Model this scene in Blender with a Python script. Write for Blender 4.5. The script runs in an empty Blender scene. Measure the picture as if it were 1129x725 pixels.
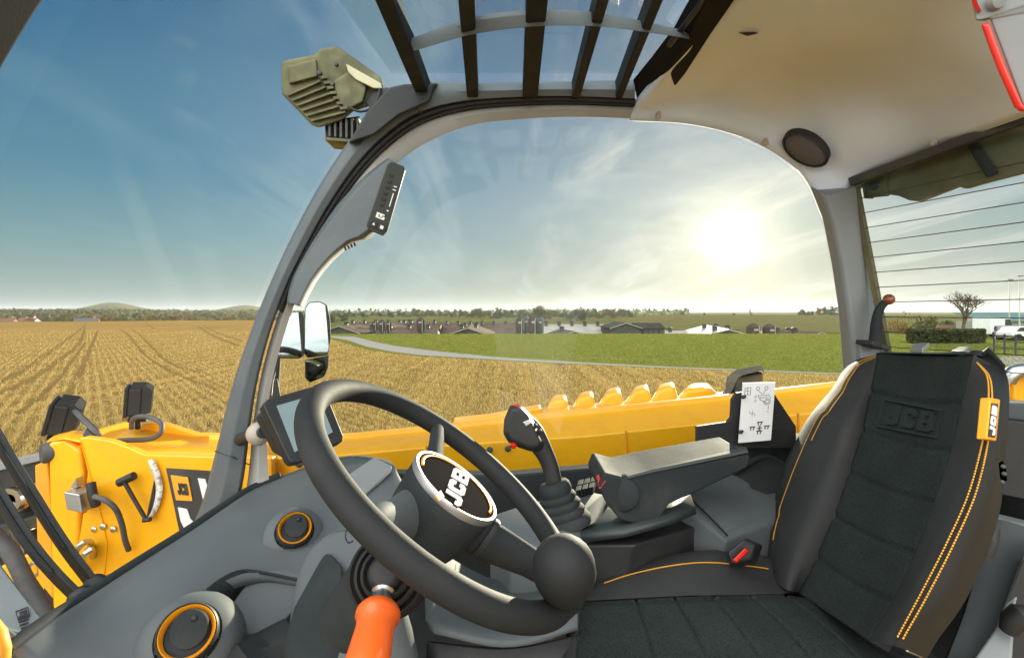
import bpy, bmesh, math, random
from mathutils import Vector, Matrix, noise
random.seed(7)
S = bpy.context.scene
COL = S.collection
F, CX, CY, H = 564.5, 564.5, 345.0, 2.35      # focal length and horizon of the photograph, eye height
O = Vector((0, 0, H))
V = Vector

def P(px, py, d):
    return V(((px - CX) / F * d, d, H + (CY - py) / F * d))
def PZ(px, py, z):                             # z relative to the eye
    return P(px, py, z / ((CY - py) / F))
def PG(px, py, z=0.0):                         # on the ground
    return P(px, py, (H - z) * F / (py - CY))
def PP(px, py, pl, off=0.0):
    p0, n = pl
    r = V(((px - CX) / F, 1, (CY - py) / F))
    t = ((p0 + n * off) - O).dot(n) / r.dot(n)
    return O + r * t
def plane3(a, b, c):
    n = (b - a).cross(c - a).normalized()
    if n.dot(O - a) < 0: n = -n
    return (a, n)
def lerp(a, b, t): return a + (b - a) * t
def sstep(a, b, x):
    t = max(0, min(1, (x - a) / (b - a))); return t * t * (3 - 2 * t)

def spline(pts, n):
    """Catmull-Rom through tuples/vectors, n samples."""
    pts = [V(p) if len(p) > 1 else p for p in pts]
    m = len(pts) - 1
    L = [0]
    for i in range(m): L.append(L[-1] + (pts[i + 1] - pts[i]).length)
    out = []
    for k in range(n):
        s = L[-1] * k / (n - 1)
        i = 0
        while i < m - 1 and L[i + 1] < s: i += 1
        t = (s - L[i]) / max(1e-9, L[i + 1] - L[i])
        p1, p2 = pts[i], pts[i + 1]
        p0 = pts[i - 1] if i > 0 else p1 * 2 - p2
        p3 = pts[i + 2] if i + 2 <= m else p2 * 2 - p1
        out.append(0.5 * ((2 * p1) + (p2 - p0) * t + (2 * p0 - 5 * p1 + 4 * p2 - p3) * t * t + (3 * p1 - p0 - 3 * p2 + p3) * t ** 3))
    return out

# ------------------------------------------------------------------ mesh builder
class MB:
    def __init__(s): s.v = []; s.f = []
    def add(s, vs, fs):
        b = len(s.v); s.v += [V(x) for x in vs]; s.f += [tuple(b + i for i in f) for f in fs]; return s
    def plate(s, poly, vec):
        n = len(poly); poly = [V(p) for p in poly]; vec = V(vec)
        vs = poly + [p + vec for p in poly]
        fs = [tuple(range(n)), tuple(range(2 * n - 1, n - 1, -1))]
        for i in range(n):
            j = (i + 1) % n; fs.append((i, i + n, j + n, j))
        return s.add(vs, fs)
    def frustum(s, a, b):
        n = len(a); vs = list(a) + list(b)
        fs = [tuple(range(n)), tuple(range(2 * n - 1, n - 1, -1))]
        for i in range(n):
            j = (i + 1) % n; fs.append((i, i + n, j + n, j))
        return s.add(vs, fs)
    def box(s, c, sx, sy, sz, rot=None):
        c = V(c); vs = []
        for z in (-.5, .5):
            for x, y in ((-.5, -.5), (.5, -.5), (.5, .5), (-.5, .5)):
                p = V((x * sx, y * sy, z * sz))
                if rot is not None: p = rot @ p
                vs.append(c + p)
        return s.add(vs, [(3, 2, 1, 0), (4, 5, 6, 7), (0, 1, 5, 4), (1, 2, 6, 5), (2, 3, 7, 6), (3, 0, 4, 7)])
    def bar(s, a, b, w, h, up=(0, 0, 1)):
        a = V(a); b = V(b); t = (b - a).normalized(); up = V(up)
        sd = t.cross(up).normalized() * w / 2; u = sd.cross(t).normalized() * h / 2
        q = [sd + u, -sd + u, -sd - u, sd - u]
        return s.frustum([a + x for x in q], [b + x for x in q])
    def tube(s, path, r, n=12, closed=False, cap=True, flat=None):
        path = [V(p) for p in path]; m = len(path)
        rs = r if isinstance(r, (list, tuple)) else [r] * m
        tan = []
        for i in range(m):
            if closed: t = path[(i + 1) % m] - path[i - 1]
            else: t = path[min(i + 1, m - 1)] - path[max(i - 1, 0)]
            tan.append(t.normalized())
        up = V((0, 0, 1)) if abs(tan[0].z) < .9 else V((1, 0, 0))
        nrm = (up - tan[0] * up.dot(tan[0])).normalized()
        vs = []
        for i in range(m):
            nrm = (nrm - tan[i] * nrm.dot(tan[i])).normalized()
            bi = tan[i].cross(nrm)
            for k in range(n):
                a = 2 * math.pi * k / n
                vs.append(path[i] + nrm * math.cos(a) * rs[i] + bi * math.sin(a) * rs[i] * (flat or 1))
        fs = []
        for i in range(m if closed else m - 1):
            j = (i + 1) % m
            for k in range(n):
                l = (k + 1) % n
                fs.append((i * n + k, i * n + l, j * n + l, j * n + k))
        if not closed and cap:
            fs.append(tuple(range(n - 1, -1, -1))); fs.append(tuple((m - 1) * n + k for k in range(n)))
        return s.add(vs, fs)
    def revolve(s, prof, o, ax, n=32, sy=1.0, ref=None):
        o = V(o); ax = V(ax).normalized()
        e = V(ref) if ref is not None else (V((0, 0, 1)) if abs(ax.z) < .9 else V((1, 0, 0)))
        u = (e - ax * e.dot(ax)).normalized(); w = ax.cross(u)
        vs = []
        for r, h in prof:
            for k in range(n):
                a = 2 * math.pi * k / n
                vs.append(o + ax * h + u * math.cos(a) * r + w * math.sin(a) * r * sy)
        m = len(prof); fs = []
        for i in range(m - 1):
            for k in range(n):
                l = (k + 1) % n
                fs.append((i * n + k, i * n + l, (i + 1) * n + l, (i + 1) * n + k))
        if prof[0][0] > 1e-4: fs.append(tuple(range(n - 1, -1, -1)))
        if prof[-1][0] > 1e-4: fs.append(tuple((m - 1) * n + k for k in range(n)))
        return s.add(vs, fs)
    def grid(s, rows):
        w = len(rows[0]); vs = [p for r in rows for p in r]; fs = []
        for i in range(len(rows) - 1):
            for k in range(w - 1):
                fs.append((i * w + k, i * w + k + 1, (i + 1) * w + k + 1, (i + 1) * w + k))
        return s.add(vs, fs)
    def loft(s, rings):                        # closed rings, capped
        n = len(rings[0]); vs = [p for r in rings for p in r]; fs = []
        for i in range(len(rings) - 1):
            for k in range(n):
                l = (k + 1) % n
                fs.append((i * n + k, i * n + l, (i + 1) * n + l, (i + 1) * n + k))
        fs.append(tuple(range(n - 1, -1, -1))); fs.append(tuple((len(rings) - 1) * n + k for k in range(n)))
        return s.add(vs, fs)
    def ball(s, c, r, n=16, m=10, sc=(1, 1, 1)):
        pr = [(max(1e-5, math.sin(math.pi * i / m)) * r, -math.cos(math.pi * i / m) * r) for i in range(m + 1)]
        b = len(s.v); s.revolve(pr, (0, 0, 0), (0, 0, 1), n)
        for i in range(b, len(s.v)):
            p = s.v[i]; s.v[i] = V(c) + V((p.x * sc[0], p.y * sc[1], p.z * sc[2]))
        return s
    def build(s, name, mat, parent=None, smooth=True, bevel=0, seg=2, sub=0, solid=0, angle=38, weld=True, offset=1):
        root = parent
        while root is not None and root.parent is not None: root = root.parent
        off = root.location if root is not None else V((0, 0, 0))
        me = bpy.data.meshes.new(name)
        me.from_pydata([tuple(p - off) for p in s.v], [], s.f)
        if weld:
            bm = bmesh.new(); bm.from_mesh(me)
            bmesh.ops.remove_doubles(bm, verts=bm.verts, dist=1e-5)
            bmesh.ops.recalc_face_normals(bm, faces=bm.faces)
            bm.to_mesh(me); bm.free()
        me.materials.append(mat)
        if smooth:
            for p in me.polygons: p.use_smooth = True
            me.set_sharp_from_angle(angle=math.radians(angle))
        o = bpy.data.objects.new(name, me); COL.objects.link(o)
        if parent is not None: o.parent = parent
        if sub:
            for e in me.edges: pass
            m = o.modifiers.new('sub', 'SUBSURF'); m.levels = m.render_levels = sub
        if solid:
            m = o.modifiers.new('solid', 'SOLIDIFY'); m.thickness = solid; m.offset = offset
        if bevel:
            m = o.modifiers.new('bev', 'BEVEL'); m.width = bevel; m.segments = seg; m.limit_method = 'ANGLE'
            m.angle_limit = math.radians(30); m.harden_normals = smooth; m.use_clamp_overlap = True
        return o

def tag(o, label=None, cat=None, group=None, kind=None):
    if label: o['label'] = label
    if cat: o['category'] = cat
    if group: o['group'] = group
    if kind: o['kind'] = kind
    return o
def thing(name, label, cat, loc, group=None):
    o = bpy.data.objects.new(name, None); COL.objects.link(o)
    o.location = V(loc); o.empty_display_size = .1
    return tag(o, label, cat, group)
def copy_tree(o, parent=None):
    c = o.copy(); COL.objects.link(c)
    if parent is not None: c.parent = parent
    for ch in [x for x in bpy.data.objects if x.parent == o]: copy_tree(ch, c)
    return c

# ------------------------------------------------------------------ materials
def nd(nt, t, **kw):
    n = nt.nodes.new(t)
    for k, v in kw.items(): setattr(n, k, v)
    return n
def mat(name, col, rough=.5, metal=0, bump=0, bscale=400, var=0, vscale=6, coat=0, spec=.5, trans=0, sheen=0, coords='Object', col2=None, ramp=(.4, .6), rvar=0, dust=0, grime=(.42, .36, .27)):
    m = bpy.data.materials.new(name); m.use_nodes = True
    nt = m.node_tree; b = nt.nodes['Principled BSDF']
    b.inputs['Base Color'].default_value = (*col, 1); b.inputs['Roughness'].default_value = rough
    b.inputs['Metallic'].default_value = metal; b.inputs['Coat Weight'].default_value = coat
    b.inputs['Coat Roughness'].default_value = .12
    b.inputs['Specular IOR Level'].default_value = spec
    if sheen:
        b.inputs['Sheen Weight'].default_value = sheen; b.inputs['Sheen Roughness'].default_value = .5
    tc = nd(nt, 'ShaderNodeTexCoord'); out = tc.outputs[coords]
    src = None
    if var or col2:
        n = nd(nt, 'ShaderNodeTexNoise'); n.inputs['Scale'].default_value = vscale; n.inputs['Detail'].default_value = 6
        nt.links.new(out, n.inputs['Vector'])
        r = nd(nt, 'ShaderNodeValToRGB'); nt.links.new(n.outputs['Fac'], r.inputs['Fac'])
        r.color_ramp.elements[0].position = ramp[0]; r.color_ramp.elements[1].position = ramp[1]
        c1 = col2 if col2 else tuple(c * (1 - var) for c in col); c2 = col if col2 else tuple(min(1, c * (1 + var)) for c in col)
        r.color_ramp.elements[0].color = (*c1, 1); r.color_ramp.elements[1].color = (*c2, 1)
        src = r.outputs['Color']
    if dust:                                    # pale dust and wear in irregular patches
        n = nd(nt, 'ShaderNodeTexNoise'); n.inputs['Scale'].default_value = 9; n.inputs['Detail'].default_value = 10; n.inputs['Roughness'].default_value = .7
        nt.links.new(out, n.inputs['Vector'])
        r = nd(nt, 'ShaderNodeMapRange'); r.inputs['From Min'].default_value = .5; r.inputs['From Max'].default_value = .8; r.inputs['To Max'].default_value = dust
        nt.links.new(n.outputs['Fac'], r.inputs['Value'])
        mx = nd(nt, 'ShaderNodeMix', data_type='RGBA'); nt.links.new(r.outputs[0], mx.inputs[0])
        if src: nt.links.new(src, mx.inputs[6])
        else: mx.inputs[6].default_value = (*col, 1)
        mx.inputs[7].default_value = (*grime, 1); src = mx.outputs[2]
        mr = nd(nt, 'ShaderNodeMapRange'); mr.inputs['To Min'].default_value = rough; mr.inputs['To Max'].default_value = min(1, rough + .3)
        nt.links.new(n.outputs['Fac'], mr.inputs['Value']); nt.links.new(mr.outputs[0], b.inputs['Roughness'])
    if src: nt.links.new(src, b.inputs['Base Color'])
    if bump:
        n = nd(nt, 'ShaderNodeTexNoise'); n.inputs['Scale'].default_value = bscale; n.inputs['Detail'].default_value = 3
        nt.links.new(out, n.inputs['Vector'])
        bp = nd(nt, 'ShaderNodeBump'); bp.inputs['Strength'].default_value = bump; bp.inputs['Distance'].default_value = .002
        nt.links.new(n.outputs['Fac'], bp.inputs['Height']); nt.links.new(bp.outputs['Normal'], b.inputs['Normal'])
    return m
def glass(name, tint=(.93, .96, .95), refl=.5):
    m = bpy.data.materials.new(name); m.use_nodes = True; nt = m.node_tree
    nt.nodes.remove(nt.nodes['Principled BSDF']); o = nt.nodes['Material Output']
    t = nd(nt, 'ShaderNodeBsdfTransparent'); t.inputs['Color'].default_value = (*tint, 1)
    g = nd(nt, 'ShaderNodeBsdfGlossy'); g.inputs['Roughness'].default_value = .0
    fr = nd(nt, 'ShaderNodeFresnel'); fr.inputs['IOR'].default_value = 1.45
    mu = nd(nt, 'ShaderNodeMath', operation='MULTIPLY'); mu.inputs[1].default_value = refl
    nt.links.new(fr.outputs[0], mu.inputs[0])
    mx = nd(nt, 'ShaderNodeMixShader'); nt.links.new(mu.outputs[0], mx.inputs[0])
    nt.links.new(t.outputs[0], mx.inputs[1]); nt.links.new(g.outputs[0], mx.inputs[2]); nt.links.new(mx.outputs[0], o.inputs['Surface'])
    return m
M = {}
M['dash'] = mat('dash_grey_plastic', (.102, .115, .118), .52, spec=.22, bump=.12, bscale=500, var=.03, vscale=5, dust=.05)
M['dash_dark'] = mat('dark_grey_plastic', (.026, .031, .032), .62, spec=.15, bump=.3, bscale=300, var=.1, dust=.06)
M['dash_pale'] = mat('pale_grey_plastic', (.21, .23, .23), .45, bump=.12, bscale=900, var=.05, dust=.1)
M['black'] = mat('black_plastic', (.016, .017, .017), .42, bump=.15, bscale=700, var=.15, dust=.05)
M['rubber'] = mat('black_rubber', (.012, .012, .012), .6, bump=.1, bscale=300)
M['rim'] = mat('soft_touch_rim', (.017, .019, .0195), .56, spec=.3, bump=.16, bscale=600, var=.08, dust=.05)
M['pillar'] = mat('pillar_grey_paint', (.078, .095, .101), .42, var=.06, bump=.08, bscale=300, dust=.10)
M['pale_trim'] = mat('pale_trim', (.42, .40, .36), .6, bump=.15, bscale=600, var=.05)
M['liner'] = mat('headliner_beige', (.66, .74, .84), .85, bump=.3, bscale=1200, var=.06, vscale=3)
M['roofbar'] = mat('roof_bar_paint', (.016, .022, .027), .6, spec=.2, var=.1, bump=.1, dust=.12)
M['roofrail'] = mat('roof_rail_grey', (.12, .14, .145), .5, var=.08, bump=.1, dust=.12)
M['yellow'] = mat('yellow_paint', (.95, .43, .006), .24, var=.04, vscale=3, coat=.3, bump=.05, bscale=40, dust=.32, grime=(.42, .20, .03))
M['yellow_deep'] = mat('deep_yellow_paint', (.82, .32, .006), .38, var=.06, coat=.2, dust=.12)
M['orange'] = mat('orange_ring', (.90, .33, .01), .35, var=.03)
M['lever_orange'] = mat('orange_grip', (.78, .11, .006), .30, var=.05, coat=.4, bump=.05, bscale=200, dust=.08)
M['red'] = mat('red_plastic', (.65, .02, .012), .3, var=.08, coat=.3)
M['metal'] = mat('bare_metal', (.55, .55, .53), .32, 1, var=.1, bump=.05)
M['silver'] = mat('silver_trim', (.42, .43, .42), .45, .85, var=.05)
M['white'] = mat('white_decal', (.78, .78, .75), .45, var=.04, dust=.12)
M['ink'] = mat('printed_ink', (.03, .03, .035), .6, var=.1)
M['ink_grey'] = mat('grey_ink', (.22, .23, .25), .6, var=.1)
M['decal_black'] = mat('black_decal', (.035, .034, .03), .5, var=.15, dust=.15)
M['decal_orange'] = mat('orange_decal', (.85, .36, .012), .45, var=.06, dust=.1)
M['olive'] = mat('olive_lamp_housing', (.105, .102, .042), .55, var=.25, vscale=14, bump=.15, dust=.3)
M['hose'] = mat('grey_hose', (.06, .06, .06), .5, var=.15, dust=.2)
M['stitch'] = mat('orange_thread', (.80, .38, .03), .7, var=.1)
M['vinyl'] = mat('seat_vinyl', (.034, .036, .035), .62, spec=.22, bump=.25, bscale=500, var=.08, dust=.05)
M['seat_shell'] = mat('seat_black_side', (.010, .011, .011), .55, bump=.2, bscale=500)
M['knob_brown'] = mat('brown_knob', (.20, .05, .02), .3, var=.2, coat=.4)
M['dirt_label'] = mat('stained_label', (.70, .66, .60), .6, col2=(.35, .25, .2), vscale=40, ramp=(.35, .5))
M['screen'] = mat('screen_glass', (.22, .30, .31), .12, var=.03, coat=.5)
M['mirror'] = mat('mirror_glass', (.40, .42, .43), .02, 1, var=.01)
M['amber'] = mat('amber_lens', (.8, .25, .02), .2, var=.05, coat=.5)
M['olive_shade'] = mat('olive_tinted_panel', (.085, .080, .030), .45, col2=(.15, .14, .07), vscale=7, dust=.12)
M['heater'] = mat('heater_wire', (.05, .03, .015), .5, .5, var=.1)
M['lens_black'] = mat('speaker_mesh', (.10, .09, .092), .7, bump=.8, bscale=500)
M['glass'] = glass('clear_glass', refl=.2); M['glass_roof'] = glass('roof_glass', (.88, .93, .94), .12); M['glass_front'] = glass('windscreen_glass', (.93, .97, .97), .002)
def fabric():
    m = mat('seat_fabric', (.0065, .010, .0092), .95, spec=.2)
    nt = m.node_tree; b = nt.nodes['Principled BSDF']; tc = nd(nt, 'ShaderNodeTexCoord')
    vo = nd(nt, 'ShaderNodeTexVoronoi'); vo.inputs['Scale'].default_value = 420
    nt.links.new(tc.outputs['Object'], vo.inputs['Vector'])
    n = nd(nt, 'ShaderNodeTexNoise'); n.inputs['Scale'].default_value = 14; n.inputs['Detail'].default_value = 8
    nt.links.new(tc.outputs['Object'], n.inputs['Vector'])
    r = nd(nt, 'ShaderNodeValToRGB'); nt.links.new(vo.outputs['Distance'], r.inputs['Fac'])
    r.color_ramp.elements[0].color = (.036, .046, .042, 1); r.color_ramp.elements[1].color = (.014, .019, .0175, 1); r.color_ramp.elements[1].position = .75
    mx = nd(nt, 'ShaderNodeMix', data_type='RGBA', blend_type='MULTIPLY'); mx.inputs[0].default_value = .7
    r2 = nd(nt, 'ShaderNodeValToRGB'); nt.links.new(n.outputs['Fac'], r2.inputs['Fac']); r2.color_ramp.elements[0].position = .3; r2.color_ramp.elements[0].color = (.75, .75, .75, 1); r2.color_ramp.elements[1].position = .7; r2.color_ramp.elements[1].color = (1.15, 1.15, 1.15, 1)
    nt.links.new(r.outputs['Color'], mx.inputs[6]); nt.links.new(r2.outputs['Color'], mx.inputs[7]); nt.links.new(mx.outputs[2], b.inputs['Base Color'])
    bp = nd(nt, 'ShaderNodeBump'); bp.inputs['Strength'].default_value = .6; bp.inputs['Distance'].default_value = .0015; bp.invert = True
    nt.links.new(vo.outputs['Distance'], bp.inputs['Height']); nt.links.new(bp.outputs['Normal'], b.inputs['Normal'])
    return m
M['fabric'] = fabric()
M['frame_black'] = mat('frame_black', (.012, .012, .0125), .75, spec=.12, bump=.1, var=.15)

# block letters of the maker's mark, non-overlapping pieces in a unit-high box
def _r(x0, y0, x1, y1): return [(x0, y0), (x1, y0), (x1, y1), (x0, y1)]
LET = {
 'J': (.66, [[(.40, .30), (.66, .30), (.66, 1), (.40, 1)], [(0, .14), (.14, 0), (.52, 0), (.66, .14), (.66, .30), (0, .30)], _r(0, .30, .24, .38)]),
 'C': (.74, [[(0, .30), (.26, .30), (.26, .70), (0, .70)], [(0, .14), (.14, 0), (.60, 0), (.74, .14), (.74, .30), (0, .30)],
             [(0, .70), (.74, .70), (.74, .86), (.60, 1), (.14, 1), (0, .86)], _r(.50, .30, .74, .40), _r(.50, .60, .74, .70)]),
 'B': (.74, [_r(0, 0, .26, 1), [(.26, 0), (.60, 0), (.74, .12), (.74, .24), (.26, .24)], [(.26, .76), (.74, .76), (.74, .88), (.60, 1), (.26, 1)],
             _r(.26, .40, .74, .60), _r(.50, .24, .74, .40), _r(.50, .60, .74, .76)]),
}
def letters(mb, text, fn, vec, slant=.12, gap=.10, x0=0.0, x1=1.0):
    """fn(u, v) -> 3D point; the word fills u in x0..x1."""
    W = sum(LET[c][0] for c in text) + gap * (len(text) - 1); x = 0
    for c in text:
        w, ps = LET[c]
        for p in ps:
            mb.plate([fn(lerp(x0, x1, (x + a + slant * b) / (W + slant)), b) for a, b in p], vec)
        x += w + gap
    return mb
def bil(q, u, v):                               # q = BL, BR, TR, TL pixel corners
    a = V(q[0]).lerp(V(q[1]), u); b = V(q[3]).lerp(V(q[2]), u)
    return a.lerp(b, v)
WORLD, SUNE, EXPO = .10, 4.6, 1.5
SKYMUL = (.010, .30, .44)
HAZE1, HAZE2, HAZE3 = (.42, .95, 1.12), (1.65, 1.82, 1.6), (2.5, 2.2, 1.55)
GREY = (1.3, 1.42, 1.55)
CLOUD, CLOUDS, BACK_FILL = (1.2, 1.72, 1.9), (3.3, 3.1, 2.85), (14.0, 13.8, 13.6)  # last colour: fill light added to the unseen sky behind the camera
CLD = (.07, .90)
AU = ((6000, 60.0), (1500, 5.0), (260, 1.2), (60, .6), (14, .30))
HAZED = .00009
# ================================================================== CAB
YW = 1.40                                       # plane of the right-hand side of the cab
cab = thing('loader_cab', 'cab framework with curved grey pillar, beige headlining and overhead guard bars', 'cab', (0, YW, H - 1.25))
NS = 60
Lp = spline([(206, 590), (222, 556), (237, 500), (252, 440), (268, 388), (291, 328), (318, 268), (350, 208), (384, 156), (414, 118), (440, 98), (475, 90), (540, 91), (620, 90), (700, 88)], NS)
R1 = spline([(262, 560), (270, 520), (276, 470), (284, 420), (298, 366), (318, 312), (340, 268), (366, 222), (396, 180), (428, 148), (462, 126), (510, 113), (570, 108), (630, 107), (700, 110)], NS)
R2 = spline([(300, 560), (296, 520), (294, 470), (300, 420), (313, 370), (330, 322), (352, 284), (378, 246), (408, 208), (440, 178), (475, 155), (520, 138), (580, 131), (640, 129), (700, 131)], NS)
mb = MB(); rings = []
for i in range(NS):
    a, b = Lp[i], R1[i]
    m1 = a.lerp(b, .10); m2 = a.lerp(b, .93)
    rings.append([P(*a, YW + .01), P(*m1, YW - .035), P(*a.lerp(b, .5), YW - .05), P(*m2, YW - .04), P(*b, YW - .02), P(*b, YW + .08), P(*a, YW + .09)])
pil = MB().loft(rings[:41]).build('windscreen_pillar', M['pillar'], cab, bevel=.004, angle=50)
MB().loft(rings[40:]).build('roof_side_rail', M['roofrail'], cab, angle=50)
# joint line and lower collar of the pillar
mb = MB()
for px0, py0, px1, py1 in ((238, 497, 275, 512),):
    mb.tube([P(px0 - 1, py0, YW - .03), P((px0 + px1) / 2, (py0 + py1) / 2 - 1, YW - .052), P(px1, py1, YW - .022)], .0016, 6)
mb.build('joint_line', M['rubber'], pil)
for k, (dx, rr) in enumerate(((0.0, .0085), (.35, .006))):
    MB().tube([P(*R1[i].lerp(R2[i], .10 + dx * .5), YW - .022 + .006 * k) for i in range(18, NS)], rr, 8).build('door_seal', M['rubber'], cab)
rings = []
for i in range(NS):
    a, b = R1[i].lerp(R2[i], .16), R2[i]
    rings.append([P(*a, YW - .005), P(*a.lerp(b, .5), YW - .018), P(*b, YW - .004), P(*b, YW + .05), P(*a, YW + .06)])
MB().loft(rings[:35]).build('pillar_trim', M['pale_trim'], cab, angle=50)
MB().loft(rings[34:]).build('rail_trim', mat('rail_trim_beige', (.34, .33, .30), .7, bump=.1, var=.05), cab, angle=50)
# flared black boot where the pillar meets the roof
MB().frustum([P(384, 158, YW - .075), P(404, 124, YW - .075), P(428, 97, YW - .075), P(446, 93, YW - .075), P(480, 92, YW - .075), P(474, 112, YW - .075), P(440, 127, YW - .075), P(412, 149, YW - .075)],
             [P(384, 158, YW + .03), P(404, 124, YW + .03), P(428, 97, YW + .03), P(446, 93, YW + .03), P(490, 92, YW + .03), P(474, 112, YW + .03), P(440, 127, YW + .03), P(412, 149, YW + .03)]).build('roof_corner_boot', M['black'], cab, bevel=.006)
# left-hand windscreen pillar: the same curve 0.84 m nearer
mb = MB(); rings = []
for i in range(0, 46):
    a, b = P(*Lp[i], YW), P(*R1[i], YW)
    dy = -.935
    rings.append([a + V((0, dy, 0)), b + V((-.01, dy, 0)), b + V((-.01, dy + .07, 0)), a + V((0, dy + .07, 0))])
MB().loft(rings).build('windscreen_pillar', M['frame_black'], cab, bevel=.004, angle=50)
# windscreen, curving up from the scuttle into the roof
rows = []
for i in range(0, 44):
    a = P(*Lp[i].lerp(R1[i], .3), YW)
    rows.append([V((a.x, y, a.z)) for y in (.60, .85, 1.1, YW - .06)])
MB().grid(rows).build('windscreen', M['glass_front'], cab)
# skylight
zr = .605
def roofp(px, py, z=zr): return PZ(px, py, z)
MB().plate([V((-.42, .55, H + .66)), V((.40, .55, H + .66)), V((.36, YW, H + .655)), V((-.33, YW, H + .655))], (0, 0, .006)).build('skylight', M['glass_roof'], cab)
# side window
side = [(297, 540), (296, 470), (301, 420), (315, 366), (335, 314), (365, 264), (408, 208), (440, 178), (475, 155), (520, 138), (580, 131), (700, 131), (790, 143), (850, 168), (885, 196), (904, 226), (925, 330), (934, 430), (936, 500), (600, 528)]
MB().plate([P(x, y, YW + .03) for x, y in side], (0, .005, 0)).build('side_window', M['glass'], cab)
# overhead guard bars
Lbar = []
for (xa, xb, w) in ((470, 425, .034), (521, 514, .030), (584, 592, .040), (633, 664, .022), (680, 724, .020)):
    a = PZ(xa, 104, .60); b = PZ(xb, -10, .60); c = a + (b - a) * 1.7
    MB().bar(a + V((0, .03, -.004)), c, w, .05).build('guard_bar', M['roofbar'], cab, bevel=.004)
    MB().revolve([(.026, -.012), (.026, .002), (.020, .012)], a + V((0, .012, -.006)), (0, -1, .2), 14, sy=.8).build('bar_foot', M['black'], cab)
arc = spline([(452, 47), (520, 24), (590, 16), (660, 19), (740, 35), (760, 40)], 24)
arc2 = spline([(456, 57), (520, 39), (590, 30), (660, 30), (740, 40), (760, 44)], 24)
rings = [[PZ(*a, .588), PZ(*b, .565), PZ(*b, .565) + V((0, .004, .012)), PZ(*a, .588) + V((0, .004, .012))] for a, b in zip(arc, arc2)]
MB().loft(rings).build('guard_cross_bow', M['roofrail'], cab, bevel=.002)
# dark frame along the front edge of the headlining
MB().loft([[PZ(x, y, z) for x, y, z in q] for q in (
    [(697, 88, .615), (702, 112, .58), (736, 106, .57), (742, 92, .60)],
    [(718, 62, .615), (730, 88, .58), (756, 82, .57), (750, 62, .60)],
    [(742, 30, .615), (756, 46, .58), (786, 36, .57), (776, 24, .60)],
    [(764, -10, .615), (782, -8, .58), (818, -10, .57), (806, -10, .60)],
    [(800, -90, .615), (826, -90, .58), (880, -90, .57), (860, -90, .60)])]).build('skylight_frame', M['frame_black'], cab, bevel=.004, angle=60)
MB().tube([PZ(738, 50, .585), PZ(770, 8, .585), PZ(800, -60, .585)], .006, 8).build('frame_seal', M['rubber'], cab)
# headlining: one padded sheet, curving down to the side window and the rear window
rowsd = [
 [(694, 133, YW + .00), (760, 137, YW), (820, 152, YW), (866, 176, YW), (893, 205, YW), (908, 240, YW)],
 [(697, 122, YW - .01), (770, 118, YW - .02), (835, 128, YW - .03), (880, 150, YW - .04), (914, 186, YW - .02), (932, 208, YW - .02)],
 [(708, 108, 1.345), (780, 98, 1.33), (850, 104, 1.30), (900, 122, 1.29), (936, 160, 1.30), (955, 190, 1.34)],
 [(732, 78, 1.25), (800, 70, 1.22), (880, 76, 1.19), (950, 92, 1.18), (1000, 130, 1.19), (1013, 167, 1.24)],
 [(764, 42, 1.10), (830, 36, 1.08), (910, 42, 1.06), (990, 58, 1.05), (1050, 98, 1.06), (1065, 148, 1.12)],
 [(800, -6, .97), (870, -8, .95), (960, -4, .93), (1040, 14, .92), (1105, 62, .93), (1128, 124, 1.0)],
 [(850, -80, .80), (930, -84, .79), (1040, -80, .78), (1130, -60, .77), (1210, -4, .79), (1236, 84, .86)],
]
R = [spline([P(*p) for p in r], 30) for r in rowsd]
cols = [spline([R[i][k] for i in range(len(R))], 30) for k in range(30)]
MB().grid(cols).build('headliner', M['liner'], cab, solid=.03, offset=0)
for px, py, d in ((844, 157, 1.36), (1030, 158, 1.17), (726, 128, 1.36)):
    MB().revolve([(.001, .006), (.006, .006), (.010, .002), (.011, -.006)], P(px, py, d), (-.2, -.7, -.6), 14, sy=.7).build('trim_plug', M['pale_trim'], cab)
MB().frustum([P(792, 28, 1.07), P(800, 27, 1.07), P(836, 37, 1.05), P(824, 40, 1.05)], [P(792, 28, 1.09), P(800, 27, 1.09), P(836, 37, 1.07), P(824, 40, 1.07)]).build('liner_tab', M['decal_black'], cab)
MB().frustum([P(828, -4, .965), P(836, -4, .965), P(868, 16, 1.00), P(862, 17, 1.00)], [P(828, -4, .98), P(836, -4, .98), P(868, 16, 1.02), P(862, 17, 1.02)]).build('liner_tab', M['pale_trim'], cab)
# roof skin above
MB().plate([V((.43, YW + .05, H + .66)), V((1.35, YW + .05, H + .62)), V((1.35, .45, H + .62)), V((.46, .45, H + .66))], (0, 0, .05)).build('roof_panel', M['roofrail'], cab, bevel=.01)
# rear corner pillar
pr = [(862, 168, 900, 188, 936, 180), (893, 205, 912, 216, 944, 205), (907, 240, 921, 245, 948, 240), (917, 290, 932, 295, 959, 290), (925, 345, 940, 350, 966, 350), (931, 420, 950, 425, 978, 425), (936, 520, 958, 520, 985, 520)]
rings = []
for a, b, c, d, e, f in pr:
    rings.append([P(a, b, YW + .03), P(a, b, YW - .01), P(lerp(a, c, .6), lerp(b, d, .6), YW - .05), P(c, d, YW - .06), P(lerp(c, e, .6), lerp(d, f, .6), YW - .055), P(e, f, YW - .04), P(e, f, YW + .03)])
MB().loft(rings[1:]).build('rear_corner_pillar', M['dash_pale'], cab, bevel=.006, angle=60)
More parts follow.
